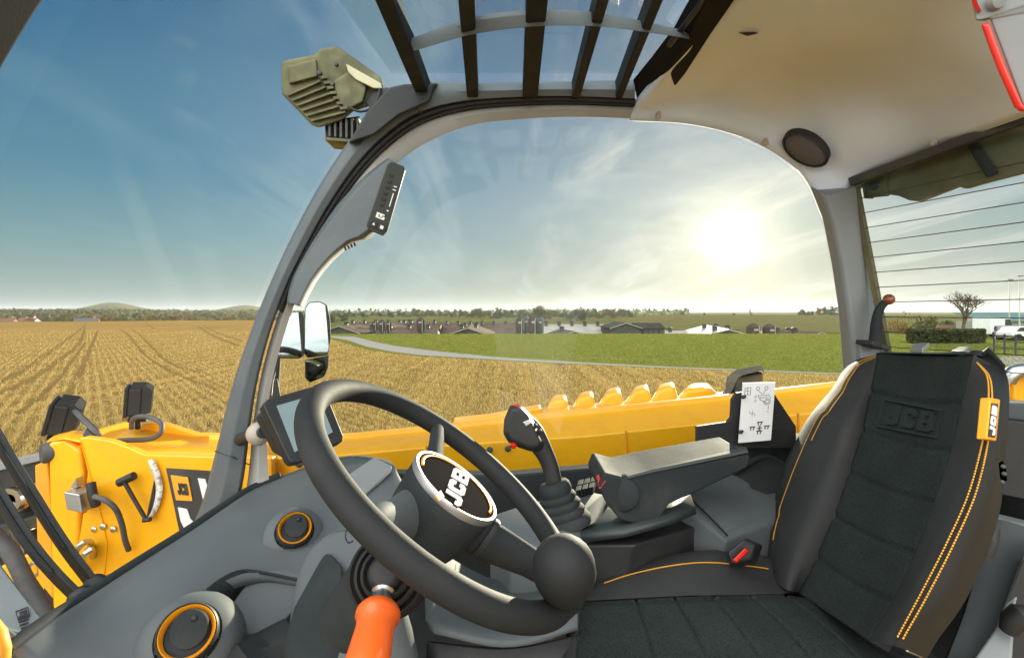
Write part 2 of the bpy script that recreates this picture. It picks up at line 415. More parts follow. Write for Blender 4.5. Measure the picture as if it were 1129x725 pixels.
# rear window: plane that runs towards the viewer on the right
X0 = (948 - CX) / F * (YW - .03)
rwp = plane3(V((X0, YW - .03, H)), V((X0 + .337 * .5, YW - .53, H)), V((X0 + .02, YW - .03, H - .5)))
def RW(px, py, off=0): return PP(px, py, rwp, off)
MB().plate([RW(936, 192), RW(1260, 78), RW(1260, 470), RW(975, 450)], rwp[1] * -.006).build('rear_window', M['glass'], cab)
rwin = [o for o in bpy.data.objects if o.name == 'rear_window'][0]
for k in range(13):
    y0 = 197 + k * 16.6 if k else 205
    ya = 236 + (k - 2) * 16.2
    x0 = 943 + (ya - 220) * .17
    sl = (345 - ya) / (x0 - 374)
    mbw = MB().tube([RW(x0, ya, .002), RW(1255, ya - sl * (1255 - x0), .002)], .0011, 5)
    if ya > 215: mbw.build('heater_wire', M['heater'], rwin)
MB().plate([RW(938, 212, .004), RW(945, 207, .004), RW(981, 395, .004), RW(976, 395, .004)], rwp[1] * -.012).build('window_frame', M['olive_shade'], rwin)
# tinted panel over the rear window with its bracket and strut
sh = thing('rear_roof_visor', 'dark olive tinted visor panel hanging over the top of the rear window', 'visor', RW(1000, 190, -.03))
MB().plate([RW(x, y, -.03) for x, y in ((936, 212), (936, 196), (970, 182), (1040, 155), (1129, 126), (1230, 92), (1230, 158), (1129, 190), (1090, 200), (1062, 208), (1056, 205), (1012, 222), (1002, 221), (990, 216), (960, 212), (958, 219), (952, 219), (950, 205))], rwp[1] * -.02).build('shade_panel', M['olive_shade'], sh, bevel=.003)
MB().frustum([RW(1064, 157, -.02), RW(1076, 152, -.02), RW(1102, 190, -.02), RW(1088, 196, -.02)], [RW(1064, 157, -.035), RW(1076, 152, -.035), RW(1102, 190, -.035), RW(1088, 196, -.035)]).build('strut', M['black'], sh, bevel=.003)
MB().plate([RW(950, 196, -.018), RW(974, 188, -.018), RW(978, 216, -.018), RW(957, 218, -.018)], rwp[1] * -.012).build('bracket', M['olive'], sh, bevel=.003)
MB().revolve([(.001, .008), (.010, .008), (.012, 0)], RW(964, 205, -.016), rwp[1], 12).build('bolt', M['black'], sh)
MB().plate([RW(934, 196, .03), RW(1129, 124, .03), RW(1240, 82, .03), RW(1240, 92, .03), RW(1129, 135, .03), RW(937, 205, .03)], rwp[1] * -.02).build('window_header', M['decal_black'], cab, bevel=.003)
# sill and lower side panel: closes the cab under the side window
MB().plate([P(285, 530, YW + .01), P(420, 522, YW + .01), P(560, 524, YW + .01), P(700, 512, YW + .01), P(800, 492, YW + .01), P(955, 474, YW + .01), P(980, 474, YW + .01), P(1000, 1000, YW + .01), P(285, 1000, YW + .01)], (0, .05, 0)).build('lower_side_panel', M['dash_dark'], cab, bevel=.006)
# rear wall under the rear window
MB().plate([RW(978, 440, -.01), RW(1110, 443, -.01), RW(1260, 447, -.01), RW(1260, 1000, -.01), RW(978, 1000, -.01)], rwp[1] * -.04).build('rear_wall', M['dash_dark'], cab)
MB().plate([RW(1090, 442, .0), RW(1260, 446, .0), RW(1260, 470, .0), RW(1090, 464, .0)], rwp[1] * .02).build('rear_sill', M['dash_pale'], cab, bevel=.004)
# floor
MB().plate([V((-.78, .35, H - 1.25)), V((1.2, .35, H - 1.25)), V((1.0, YW + .02, H - 1.25)), V((-.78, YW + .02, H - 1.25))], (0, 0, -.03)).build('cab_floor', M['black'], cab)
# near right: door post with red strip
post = thing('door_post', 'pale grey door post with a red strip at the upper right corner', 'door post', P(1110, 60, .62))
MB().loft([[P(1068, -12, .62), P(1135, -40, .60), P(1160, -40, .66), P(1078, -12, .68)], [P(1076, 24, .62), P(1150, 0, .60), P(1170, 0, .66), P(1084, 24, .68)],
           [P(1091, 20, .62), P(1160, 10, .60), P(1180, 10, .66), P(1096, 20, .68)], [P(1128, 118, .62), P(1200, 110, .60), P(1220, 110, .66), P(1132, 118, .68)], [P(1150, 160, .62), P(1220, 150, .6), P(1240, 150, .66), P(1154, 160, .68)]]).build('post', M['dash_pale'], post, bevel=.004, angle=60)
MB().loft([[P(x - 1, y, .615), P(x + 9, y - 2, .61), P(x + 9, y - 2, .635), P(x - 1, y, .64)] for x, y in ((1082, 27), (1091, 52), (1101, 78), (1110, 98), (1119, 118), (1126, 124))]).build('red_strip', M['red'], post, bevel=.003, angle=60)
MB().loft([[P(x, y, .617), P(x + 5, y - 2, .612), P(x + 5, y - 2, .635), P(x, y, .64)] for x, y in ((1069, -8), (1073, 6), (1077, 14))]).build('red_strip', M['red'], post)
MB().revolve([(.001, .006), (.008, .005), (.010, 0)], P(1098, 2, .61), (0, -1, -.3), 16).build('cap', M['dash_pale'], post)

# ------------------------------------------------------------------ control pod on the pillar
pod = thing('pillar_control_pod', 'grey trim pod on the curved pillar carrying a dark button keypad', 'control pod', P(370, 260, YW - .07))
front = spline([(316, 334), (322, 308), (345, 266), (372, 226), (404, 192), (428, 174)], 14)
back = spline([(331, 337), (346, 308), (368, 282), (392, 264), (412, 256), (440, 182)], 14)
rings = []
for a, b in zip(front, back):
    rings.append([P(*a, YW - .05), P(*a.lerp(b, .12), YW - .075), P(*a.lerp(b, .88), YW - .085), P(*b, YW - .07), P(*b, YW + .01), P(*a, YW + .01)])
MB().loft(rings).build('pod_shell', M['pillar'], pod, bevel=.004, angle=60)
rings = [[P(*b, YW - .065), P(b.x + 4, b.y + 1, YW - .045), P(b.x + 4, b.y + 1, YW + .02), P(b.x - 4, b.y, YW + .02)] for b in back[:11]]
MB().loft(rings).build('pod_underside', M['liner'], pod, angle=60)
for i in range(4):
    MB().bar(P(380 + i * 3.4, 272 - i * 1.6, YW - .092), P(381.5 + i * 3.4, 276 - i * 1.6, YW - .089), .004, .003).build('slot', M['rubber'], pod)
kp = plane3(P(446, 184, YW - .09), P(404, 250, YW - .09), P(426, 258, YW - .09 + .012))
kpad = MB().plate([PP(x, y, kp) for x, y in ((427, 181), (431, 178), (445, 183), (447, 187), (427, 255), (422, 260), (407, 254), (404, 248))], kp[1] * -.03).build('keypad', mat('keypad_green_black', (.022, .028, .02), .42, bump=.1, dust=.05), pod, bevel=.003)
def kq(u, v): return PP(*bil([(405, 250), (424, 258), (446, 185), (429, 180)], u, v), kp, .001)
for a, b in (((.04, .02), (.48, .13)), ((.52, .02), (.96, .13))):
    MB().plate([kq(a[0], a[1]), kq(b[0], a[1]), kq(b[0], b[1]), kq(a[0], b[1])], kp[1] * .003).build('key', M['black'], kpad, bevel=.001)
for i in range(6):
    v = .36 + i * .09
    MB().plate([kq(.25, v), kq(.5, v), kq(.5, v + .045), kq(.25, v + .045)], kp[1] * .002).build('key', M['rubber'], kpad, bevel=.0008)
mb = MB()
mb.plate([kq(.2, .06), kq(.36, .06), kq(.28, .1)], kp[1] * .004)
mb.plate([kq(.66, .05), kq(.84, .05), kq(.84, .1), kq(.66, .1)], kp[1] * .004)
for (a, b, c, d) in ((.25, .18, .75, .2), (.25, .24, .7, .26), (.25, .2, .38, .24), (.62, .2, .75, .225), (.45, .21, .58, .24), (.78, .4, .84, .6), (.7, .64, .9, .655), (.7, .69, .9, .705), (.74, .32, .84, .34)):
    mb.plate([kq(a, b), kq(c, b), kq(c, d), kq(a, d)], kp[1] * .0012)
mb.build('key_symbols', M['white'], kpad, smooth=False)

# ------------------------------------------------------------------ speaker
sp = thing('speaker', 'round dark speaker grille set in the beige headlining above the rear pillar', 'speaker', P(887, 167, 1.335))
pl = plane3(P(862, 152, 1.335), P(912, 178, 1.315), P(884, 188, 1.365))
ring = [PP(887 + 27 * math.cos(t) * .93 + 20 * math.sin(t) * -.30, 168 + 27 * math.cos(t) * .46 + 17 * math.sin(t) * .86, pl, 0) for t in [k * math.pi * 2 / 40 for k in range(40)]]
nn = pl[1]; ring = [p - nn * .022 for p in ring]
cen = sum(ring, V((0, 0, 0))) / 40
MB().loft([[cen + (p - cen) * 1.0 - nn * .03 for p in ring], [cen + (p - cen) * 1.0 + nn * .012 for p in ring], [cen + (p - cen) * .90 + nn * .016 for p in ring], [cen + (p - cen) * .88 + nn * .010 for p in ring]]).build('surround', M['black'], sp, angle=60)
MB().loft([[cen + (p - cen) * .87 + nn * .004 for p in ring], [cen + (p - cen) * .87 + nn * .011 for p in ring], [cen + (p - cen) * .5 + nn * .016 for p in ring], [cen + (p - cen) * .05 + nn * .018 for p in ring]]).build('grille', M['lens_black'], sp, angle=60)

# ------------------------------------------------------------------ emergency hammer lever on the rear pillar
hm = thing('exit_hammer', 'grey upright lever with round brown knob clipped to the rear pillar', 'lever', P(966, 375, YW - .12))
hp = spline([P(965, 382, YW - .12), P(966, 360, YW - .12), P(968, 345, YW - .12), P(974, 335, YW - .12), P(980, 331, YW - .12)], 12)
MB().tube(hp, [.013, .014, .014, .013, .013, .012, .011, .010, .010, .009, .009, .008], 10).build('handle', M['dash_dark'], hm)
MB().ball(P(980, 330, YW - .125), .0135, 14, 10).build('knob', M['knob_brown'], hm)
MB().box(P(962, 380, YW - .10), .05, .06, .012, Matrix.Rotation(.3, 3, 'Y')).build('clip', M['black'], hm, bevel=.003)
MB().plate([P(948, 376, YW - .075), P(976, 372, YW - .075), P(976, 392, YW - .075), P(950, 400, YW - .075)], (0, .05, 0)).build('mount', M['dash_pale'], hm, bevel=.004)

# ================================================================== DASHBOARD
da = thing('dashboard', 'wide grey moulded dashboard with a recessed tray, running under the windscreen', 'dashboard', V((-.5, 1.0, H - .75)))
E = [
 [(15, 716, .76), (48, 690, .82), (100, 656, .93), (160, 617, 1.05), (215, 582, 1.17), (250, 558, 1.27), (285, 536, 1.38), (330, 517, 1.43), (385, 502, 1.47), (425, 506, 1.44), (436, 514, 1.40)],
 [(25, 726, .75), (58, 702, .80), (110, 670, .91), (168, 628, 1.02), (222, 592, 1.14), (256, 570, 1.23), (292, 549, 1.33), (336, 530, 1.38), (385, 520, 1.40), (428, 518, 1.38), (440, 524, 1.36)],
 [(40, 742, .74), (80, 720, .78), (132, 680, .87), (185, 642, .96), (238, 610, 1.06), (274, 592, 1.13), (308, 574, 1.20), (346, 556, 1.26), (390, 545, 1.28), (430, 540, 1.28), (452, 545, 1.27)],
 [(60, 770, .73), (105, 745, .76), (152, 702, .83), (202, 660, .90), (245, 636, .98), (282, 622, 1.04), (318, 606, 1.10), (352, 590, 1.15), (394, 576, 1.18), (436, 566, 1.18), (462, 572, 1.18)],
 [(90, 800, .71), (130, 770, .74), (170, 730, .79), (206, 668, .885), (248, 640, .965), (288, 631, 1.01), (334, 638, 1.02), (360, 630, 1.04), (400, 620, 1.05), (440, 610, 1.05), (470, 610, 1.05)],
]
R = [spline([P(*p) for p in r], 44) for r in E]
cols = [spline([R[i][k] for i in range(len(R))], 22) for k in range(44)]
top = MB().grid(cols).build('top_panel', M['dash'], da, solid=.02, offset=-1, angle=80)
MB().grid([[p + V((.01, 0, -.02)) for p in R[0]], [p + V((.02, 0, -.8)) for p in R[0]]]).build('firewall', M['black'], da)
mbs = MB().tube([R[0][k] + V((-.012, 0, -.004)) for k in range(0, 30)], .012, 10).build('scuttle_edge', M['dash_dark'], da)
# crease above the near vent, wing-shaped
# tray recess
tp = plane3(P(242, 690, .90), P(280, 640, .99), P(330, 646, 1.00))
MB().plate([PP(x, y, tp, -.02) for x, y in ((236, 692), (276, 636), (300, 635), (334, 643), (322, 674), (300, 700), (276, 708), (252, 700))], tp[1] * -.02).build('tray_floor', M['dash'], da, bevel=.004)
rim = spline([P(206, 668, .884), P(238, 640, .955), P(262, 628, 1.0), P(284, 628, 1.01), P(334, 638, 1.02)], 20)
inn = spline([PP(225, 700, tp, -.025), PP(250, 668, tp, -.025), PP(277, 638, tp, -.025), PP(298, 635, tp, -.025), PP(338, 644, tp, -.025)], 20)
MB().grid([rim, [a.lerp(b, .5) + V((0, 0, .004)) for a, b in zip(rim, inn)], inn]).build('tray_wall', M['dash_dark'], da, solid=.006)
MB().loft([[P(246, 690, .885), P(262, 712, .84), P(300, 760, .80), P(220, 770, .78)], [P(276, 698, .90), P(290, 712, .86), P(330, 752, .82), P(300, 770, .78)], [P(318, 676, .94), P(336, 700, .88), P(372, 740, .84), P(360, 770, .8)]]).build('lower_panel', M['black'], da, bevel=.012, angle=60)
# flat instrument lid on the dash top
lp = plane3(P(370, 535, 1.29), P(412, 505, 1.39), P(432, 512, 1.37))
MB().plate([PP(x, y, lp, .006) for x, y in ((364, 536), (410, 505), (413, 504), (432, 513), (431, 517), (402, 545))], lp[1] * -.01).build('lid', M['dash_pale'], da, bevel=.003)
# bulged housing round the near vent
def vent(px, py, d, big, label, ax):
    c = P(px, py, d); ax = V(ax).normalized()
    t = thing('air_vent', label, 'air vent', c)
    k = .041 if big else .036
    MB().revolve([(k * 1.02, -.03), (k * 1.06, -.004), (k * 1.05, .006), (k * .98, .010), (k * .94, .008), (k * .93, -.01)], c, ax, 48).build('bezel', M['black'], t, angle=50)
    MB().revolve([(k * .93, -.012), (k * .95, .0095), (k * .92, .012), (k * .80, .004), (k * .785, -.012)], c, ax, 48).build('accent_ring', M['orange'], t, angle=60)
    MB().revolve([(k * .79, -.02), (k * .79, -.006), (k * .77, -.002), (k * .5, .001), (.0005, .001)], c, ax, 40).build('barrel', M['dash_dark'], t, angle=40)
    # louvre disc, half turned
    e = V((0, 0, 1)); u = (e - ax * e.dot(ax)).normalized(); w = ax.cross(u)
    b = (ax * .93 + u * -.30 + w * .2).normalized()
    MB().revolve([(k * .66, 0), (k * .68, .006), (k * .64, .011), (.0005, .012)], c + ax * .002 + u * .006 - w * .004, b, 40).build('louvre_disc', M['dash_dark'], t, angle=40)
    MB().revolve([(k * .11, 0), (k * .15, .004), (k * .12, .008), (.0005, .010)], c + ax * .012 + u * k * .42 + w * -.25 * k, b, 20).build('knob', M['black'], t, angle=60)
    for i in range(10):
        a = i / 10 * 2 * math.pi
        MB().bar(c + (u * math.cos(a) + w * math.sin(a)) * k * 1.06 - ax * .022, c + (u * math.cos(a) + w * math.sin(a)) * k * 1.06 - ax * .006, .006, .003, up=ax.cross(u)).build('grip_notch', M['rubber'], t)
    return t
AX = (.34, -.66, .66)
vent(325, 583, 1.125, False, 'round air vent with orange ring beside the steering wheel, further up the dashboard', AX)
vent(207, 698, .80, True, 'larger looking round air vent with orange ring in a bulged housing near the bottom edge', AX)
c = P(207, 698, .80); ax = V(AX).normalized()
MB().revolve([(.082, -.09), (.076, -.050), (.066, -.028), (.056, -.016), (.047, -.010), (.043, -.02)], c, ax, 48).build('vent_housing', M['dash'], da, angle=60)
c = P(325, 583, 1.125)
MB().revolve([(.062, -.03), (.052, -.016), (.041, -.010), (.038, -.02)], c, ax, 40).build('vent_housing', M['dash'], da, angle=60)

# ================================================================== STEERING COLUMN AND WHEEL
wn = V((math.sin(math.radians(37.3)) * math.cos(math.radians(-3)), math.sin(math.radians(37.3)) * math.sin(math.radians(-3)), math.cos(math.radians(37.3))))
wc = P(490.95, 535.6, .6915)
wu = wn.cross(V((0, 0, 1))).normalized(); ww = wn.cross(wu)
wpl = (wc, wn)
def wang(px, py):
    q = PP(px, py, wpl) - wc; return math.atan2(q.dot(ww), q.dot(wu))
def wp(r, a, h=0): return wc + (wu * math.cos(a) + ww * math.sin(a)) * r + wn * h
wh = thing('steering_wheel', 'thick black three spoke steering wheel with spinner knob and badged round boss', 'steering wheel', wc)
rim_o = MB().tube([wp(.205, a) for a in [k * 2 * math.pi / 96 for k in range(96)]], .0165, 20, closed=True).build('rim', M['rim'], wh, angle=180)
# boss: a drum standing proud of the rim plane
hubc = PP(502, 536, (wc + wn * .028, wn))
hr = .060
def hp_(r, a, h=0): return hubc + (wu * math.cos(a) + ww * math.sin(a)) * r + wn * h
MB().revolve([(hr * .82, -.075), (hr * .93, -.055), (hr * 1.0, -.02), (hr * 1.02, -.004), (hr * .99, .0)], hubc, wn, 56).build('boss', M['dash_dark'], wh, angle=60)
MB().revolve([(hr * 1.02, -.005), (hr * 1.045, .0), (hr * 1.02, .004), (hr * .965, .0035), (hr * .95, -.002)], hubc, wn, 64).build('chrome_ring', M['silver'], wh, angle=60)
cap = MB().revolve([(hr * .95, -.004), (hr * .94, .001), (hr * .7, .004), (hr * .3, .006), (.0003, .0065)], hubc, wn, 56).build('boss_cap', mat('gloss_black_cap', (.022, .020, .018), .9, spec=0, var=.1), wh, angle=60)
mb = MB(); a0 = wang(548, 560) - .75; n = 40; pts_o = []; pts_i = []
for k in range(n + 1):
    a = a0 + k / n * 3.7
    pts_o.append(hp_(hr * .905, a, .0028)); pts_i.append(hp_(hr * .84, a, .0036))
mb.grid([pts_o, pts_i]); mb.build('accent_arc', M['orange'], cap, solid=.001)
qq = [(498, 554), (521, 528), (506, 518), (483, 544)]   # baseline runs up the cap
def capf(u, v): return PP(*bil([(508, 559), (519, 522), (501, 514), (489, 549)], u, v), (hubc + wn * .0075, wn))
letters(MB(), 'JCB', capf, wn * -.001).build('maker_letters', mat('cap_white', (.48, .48, .47), .8, spec=.1), cap, smooth=False)
MB().plate([PP(x, y, (hubc + wn * .0072, wn)) for x, y in ((481, 545), (486, 540), (490, 547), (485, 551))], wn * -.002).build('maker_tab', M['orange'], cap, smooth=False)
# spokes
for (px, py, hpx, hpy, r0, r1) in ((483, 466, 482, 505, .021, .017), (383, 596, 436, 566, .030, .022), (608, 628, 530, 580, .026, .020)):
    a = wang(px, py)
    MB().tube([wp(.200, a, -.002), wp(.185, a, -.004), wp(.150, a, -.010), wp(.10, a, -.020), wp(.055, a, -.028), wp(.02, a, -.03)], [r1 * .75, r1, r1, r0, r0, r0], 18, flat=.72).build('spoke', M['dash_dark'] if px != 383 else M['dash'], wh, angle=60)
    MB().revolve([(r0 * 1.12, -.004), (r0 * 1.16, 0), (r0 * 1.12, .004)], wp(.085, a, -.022), wp(.2, a) - wc, 24, sy=.75).build('spoke_collar', M['black'], wh)
for k in range(3):
    a = wang(620, 640) + (k - 1) * .01
a = wang(630, 660)
kb = wp(.205, a); kt = PP(622, 628, (kb + wn * .055, wn))
ax = (kt - kb)
prof = []
for i in range(13):
    t = i / 12
    if t < .35: r = lerp(.021, .019, t / .35)
    else:
        s = (t - .35) / .65; r = .017 + .021 * math.sin(math.pi * min(1, s * .62 + .0)) ** 1.0
    prof.append((r, t))
body = [kb + ax * (-.15), kb + ax * .05, kb + ax * .25, kb + ax * .45, kb + ax * .62, kb + ax * .80, kb + ax * .98, kb + ax * 1.14, kb + ax * 1.28, kb + ax * 1.38, kb + ax * 1.44, kb + ax * 1.455]
MB().tube(body, [.022, .024, .0255, .0275, .0305, .0335, .0350, .0340, .0295, .022, .012, .003], 24).build('spinner_knob', M['rim'], wh, angle=90)
MB().tube([wp(.205, a + t * .01) for t in range(-14, 15, 2)], .0185, 18).build('knob_clamp', M['rim'], wh, angle=60)
# column
co = thing('steering_column', 'grey steering column shroud under the wheel with boot and switch pods', 'steering column', wc - wn * .3)
axc = hubc - wn * .07
MB().tube([axc, axc - wn * .05, axc - wn * .11, axc - wn * .17 + V((.0, .03, 0))], [.046, .046, .044, .040], 28, flat=.9).build('tube_shroud', M['dash_dark'], co, angle=60)
MB().loft([[P(x, y, d) for x, y, d in q] for q in (
  [(333, 590, 1.00), (372, 566, 1.0), (420, 566, .95), (440, 600, .86), (392, 640, .84), (340, 640, .88)],
  [(316, 640, .95), (360, 600, .95), (424, 600, .88), (446, 640, .78), (392, 690, .74), (330, 690, .80)],
  [(306, 700, .92), (350, 660, .90), (430, 660, .84), (470, 690, .74), (420, 760, .68), (330, 760, .72)],
  [(300, 780, .92), (350, 760, .90), (450, 760, .84), (500, 780, .74), (430, 860, .68), (330, 860, .72)])]).build('lower_shroud', M['dash'], co, sub=2, angle=180)
MB().loft([[P(x, y, d) for x, y, d in q] for q in (
  [(322, 668, .84), (352, 612, .92), (366, 604, .92), (378, 618, .86), (345, 690, .78), (330, 690, .78)],
  [(312, 700, .80), (342, 672, .84), (372, 672, .82), (384, 690, .76), (352, 730, .72), (322, 730, .74)],
  [(312, 760, .78), (342, 750, .80), (378, 752, .78), (390, 770, .72), (352, 800, .70), (322, 800, .7)])]).build('switch_pod', M['dash_dark'], co, bevel=.012, seg=3, angle=60)
MB().tube(spline([P(383, 580, .80), P(381, 592, .785), P(384, 598, .78), P(389, 596, .775)], 10), .0012, 6).build('cable_clip', M['rubber'], co)
# right lower apron under the wheel
MB().grid([spline([P(480, 690, .80), P(560, 705, .80), P(636, 688, .84)], 12), spline([P(470, 680, .86), P(560, 690, .88), P(636, 660, .90)], 12), spline([P(470, 600, 1.0), P(560, 640, 1.05), P(650, 600, 1.1)], 12)]).build('column_apron', M['dash'], co, solid=.01, angle=80)
MB().grid([spline([P(470, 708, .80), P(560, 716, .795), P(640, 700, .835)], 12), spline([P(470, 760, .78), P(560, 770, .78), P(640, 760, .8)], 12)]).build('apron_front', M['black'], co, solid=.01)

lv = thing('orange_grip_lever', 'orange capped lever rising from a ribbed black boot under the steering wheel', 'lever', P(430, 650, .60))
bo = P(427, 632, .565); tip = P(409, 712, .49); lx = (tip - bo).normalized()
MB().revolve([(.046, -.03), (.043, .0), (.040, .003), (.036, -.002), (.0345, .009), (.031, .011), (.028, .005), (.0265, .015), (.023, .018), (.020, .012), (.016, .022), (.011, .024)], bo - V((0, 0, .0)) - V((.10, -.72, .55)).normalized() * -.0 , V((.05, -.80, .45)), 40).build('boot', M['rubber'], lv, angle=60)
MB().revolve([(.010, .0), (.0125, .006), (.0125, .012), (.010, .014), (.0115, .022), (.0115, .035)], bo + lx * .012, lx, 20).build('neck', M['metal'], lv, angle=40)
MB().revolve([(.012, .025), (.0195, .026), (.0225, .031), (.0225, .036), (.0195, .041), (.0190, .05), (.0205, .075), (.0225, .100), (.0215, .104), (.018, .104)], bo + lx * .016, lx, 36).build('grip', M['lever_orange'], lv, angle=40)
MB().revolve([(.0205, .098), (.0208, .107), (.0185, .109), (.0175, .105), (.014, .105), (.013, .109), (.010, .109), (.0095, .106), (.0003, .106)], bo + lx * .016, lx, 32).build('end_cap', M['metal'], lv, angle=40)

# ------------------------------------------------------------------ touch monitor
mo = thing('display_monitor', 'black framed display screen on a ball arm behind the steering wheel', 'monitor', P(335, 470, 1.16))
mp = plane3(P(291, 443, 1.13), P(326, 509, 1.11), P(378, 486, 1.20))
body = [(290, 446), (294, 440), (336, 428), (352, 424), (358, 428), (379, 480), (378, 486), (330, 509), (322, 510), (318, 506)]
MB().plate([PP(x, y, mp) for x, y in body], mp[1] * -.03).build('casing', M['black'], mo, bevel=.004, seg=3)
MB().plate([PP(x, y, mp, .0015) for x, y in ((305, 447), (350, 434), (367, 476), (325, 498))], mp[1] * -.004).build('screen', M['screen'], mo)
MB().loft([[P(286, 456, 1.155), P(294, 450, 1.16), P(322, 500, 1.14), P(314, 508, 1.13)], [P(280, 460, 1.19), P(290, 452, 1.2), P(310, 490, 1.19), P(300, 500, 1.17)]]).build('rear_casing', M['rubber'], mo, bevel=.008)
MB().tube([P(266, 484, YW - .06), P(278, 478, 1.26), P(292, 476, 1.19)], [.018, .013, .014], 12).build('arm', M['black'], mo)
MB().ball(P(285, 478, 1.22), .028, 16, 10).build('ball_joint', mat('beige_joint', (.35, .31, .25), .5, var=.1), mo)
# ================================================================== SEAT
seat = thing('driver_seat', 'black cloth driver seat with grey vinyl bolsters, orange double stitching and an embossed backrest', 'seat', P(900, 660, .95) + V((0, 0, -.3)))
A = P(845, 592, 1.20); B = P(948, 393, 1.20); Cc = P(1098, 397, .80)
bp_ = plane3(A, B, Cc)
if bp_[1].dot(V((-1, -.3, 0))) < 0: bp_ = (bp_[0], -bp_[1])
NV = 40
def crv(p): return spline(p, NV)
S0 = crv([(945, 396), (930, 408), (916, 430), (902, 446), (886, 468), (868, 504), (852, 548), (842, 590), (846, 640)])
S1 = crv([(966, 391), (944, 399), (930, 417), (914, 440), (896, 462), (877, 502), (860, 548), (849, 592), (850, 640)])
S1b = crv([(966, 393), (958, 418), (944, 446), (930, 474), (912, 516), (893, 560), (880, 598), (872, 626), (868, 650)])
S2 = crv([(966, 389), (961, 415), (955, 445), (948, 476), (935, 518), (920, 561), (906, 594), (894, 624), (878, 652)])
S3 = crv([(1073, 391), (1066, 420), (1058, 455), (1050, 491), (1034, 541), (1016, 591), (998, 632), (981, 667), (958, 706)])
S3b = crv([(1076, 393), (1078, 420), (1075, 458), (1067, 496), (1052, 545), (1032, 594), (1010, 638), (990, 676), (970, 708)])
S4 = crv([(1077, 400), (1090, 416), (1092, 446), (1086, 490), (1071, 546), (1046, 601), (1019, 653), (996, 696), (988, 712)])
S4b = crv([(1084, 393), (1102, 412), (1106, 446), (1100, 500), (1090, 552), (1066, 612), (1040, 664), (1012, 704), (1004, 718)])
S5 = crv([(1092, 388), (1111, 408), (1116, 440), (1112, 500), (1106, 560), (1090, 612), (1066, 664), (1036, 706), (1024, 726)])
def srow(S, off): return [PP(p.x, p.y, bp_, off(k / (NV - 1)) if callable(off) else off) for k, p in enumerate(S)]
bol = lambda t: -.004 + .036 * sstep(0, .35, t)          # the bolsters stand further out lower down
s0, s1, s1b, s2 = srow(S0, -.035), srow(S1, lambda t: bol(t) - .01), srow(S1b, bol), srow(S2, 0)
s3, s3b, s4, s4b, s5 = srow(S3, 0), srow(S3b, lambda t: bol(t) * .8), srow(S4, lambda t: bol(t) - .002), srow(S4b, lambda t: bol(t) - .03), srow([p - V((3, 0)) for p in S5], -.035)
def strip(rows, n): # spline across the strips
    out = []
    for k in range(NV): out.append(spline([r[k] for r in rows], n))
    return out
cr = strip([s2, [lerp(a, b, .5) - bp_[1] * .006 for a, b in zip(s2, s3)], s3], 40)
seams = (.185, .355, .53, .70, .86)
for k in range(NV): pass
# finer centre panel with stitched cross seams
fine = []
NF = 150
sp2, sp3 = spline(s2, NF), spline(s3, NF)
for k in range(NF):
    t = k / (NF - 1); row = []
    for j in range(40):
        u = j / 39
        g = 0
        for sm in seams[:1] + seams[1:]:
            d = (t - (sm + .012 * math.sin(u * 3.1))) / .0095
            g += math.exp(-d * d)
        p = lerp(sp2[k], sp3[k], u) - bp_[1] * (.008 * 4 * u * (1 - u)) - bp_[1] * .005 * g
        e = min(u, 1 - u)
        p = p - bp_[1] * .003 * math.exp(-(e / .02) ** 2)
        row.append(p)
    fine.append(row)
MB().grid(fine).build('centre_panel', M['fabric'], seat, solid=.02, offset=-1, angle=180)
MB().grid(strip([s0, s1, s1b, s2], 22)).grid([s2, [p - bp_[1] * .03 + (bp_[0] - p).normalized() * 0 for p in s2], [lerp(p, q, .12) - bp_[1] * .035 for p, q in zip(s2, s3)]]).build('side_bolster', M['vinyl'], seat, angle=180)
MB().grid(strip([s3, s3b, s4], 18)).grid([s3, [p - bp_[1] * .03 for p in s3], [lerp(q, p, .12) - bp_[1] * .035 for p, q in zip(s2, s3)]]).build('side_bolster', M['vinyl'], seat, angle=180)
MB().grid(strip([s4, s4b, s5], 14)).build('outer_cover', M['seat_shell'], seat, angle=180)
# top roll and shell behind
tops = [s0[0], s1[0], s2[0], lerp(s2[0], s3[0], .5) + V((0, 0, .004)), s3[0], s4b[0], s5[0]]
top_l = spline([s0[2], s0[0], s1[0], s2[0], lerp(s2[0], s3[0], .33), lerp(s2[0], s3[0], .66), s3[0], s4b[0], s5[0], s5[3]], 40)
def bdir(p, t): return (-bp_[1]).lerp((p - O).normalized(), sstep(.55, .85, t)).normalized()
TD = [bdir(p, k / 39) for k, p in enumerate(top_l)]
MB().grid([[p + d * a_ + V((0, 0, z_)) for p, d in zip(top_l, TD)] for a_, z_ in ((0, 0), (.012, .008), (.045, .010), (.085, .003), (.10, -.01))]).build('top_roll', M['seat_shell'], seat, angle=180)
rayd = lambda p: (p - O).normalized()
MB().frustum([s0[k] - bp_[1] * .02 for k in range(0, NV, 3)] + [s5[k] + rayd(s5[k]) * .005 for k in range(NV - 1, -1, -3)],
             [s0[k] - bp_[1] * .08 for k in range(0, NV, 3)] + [s5[k] + rayd(s5[k]) * .07 for k in range(NV - 1, -1, -3)]).build('back_shell', M['seat_shell'], seat, bevel=.01)
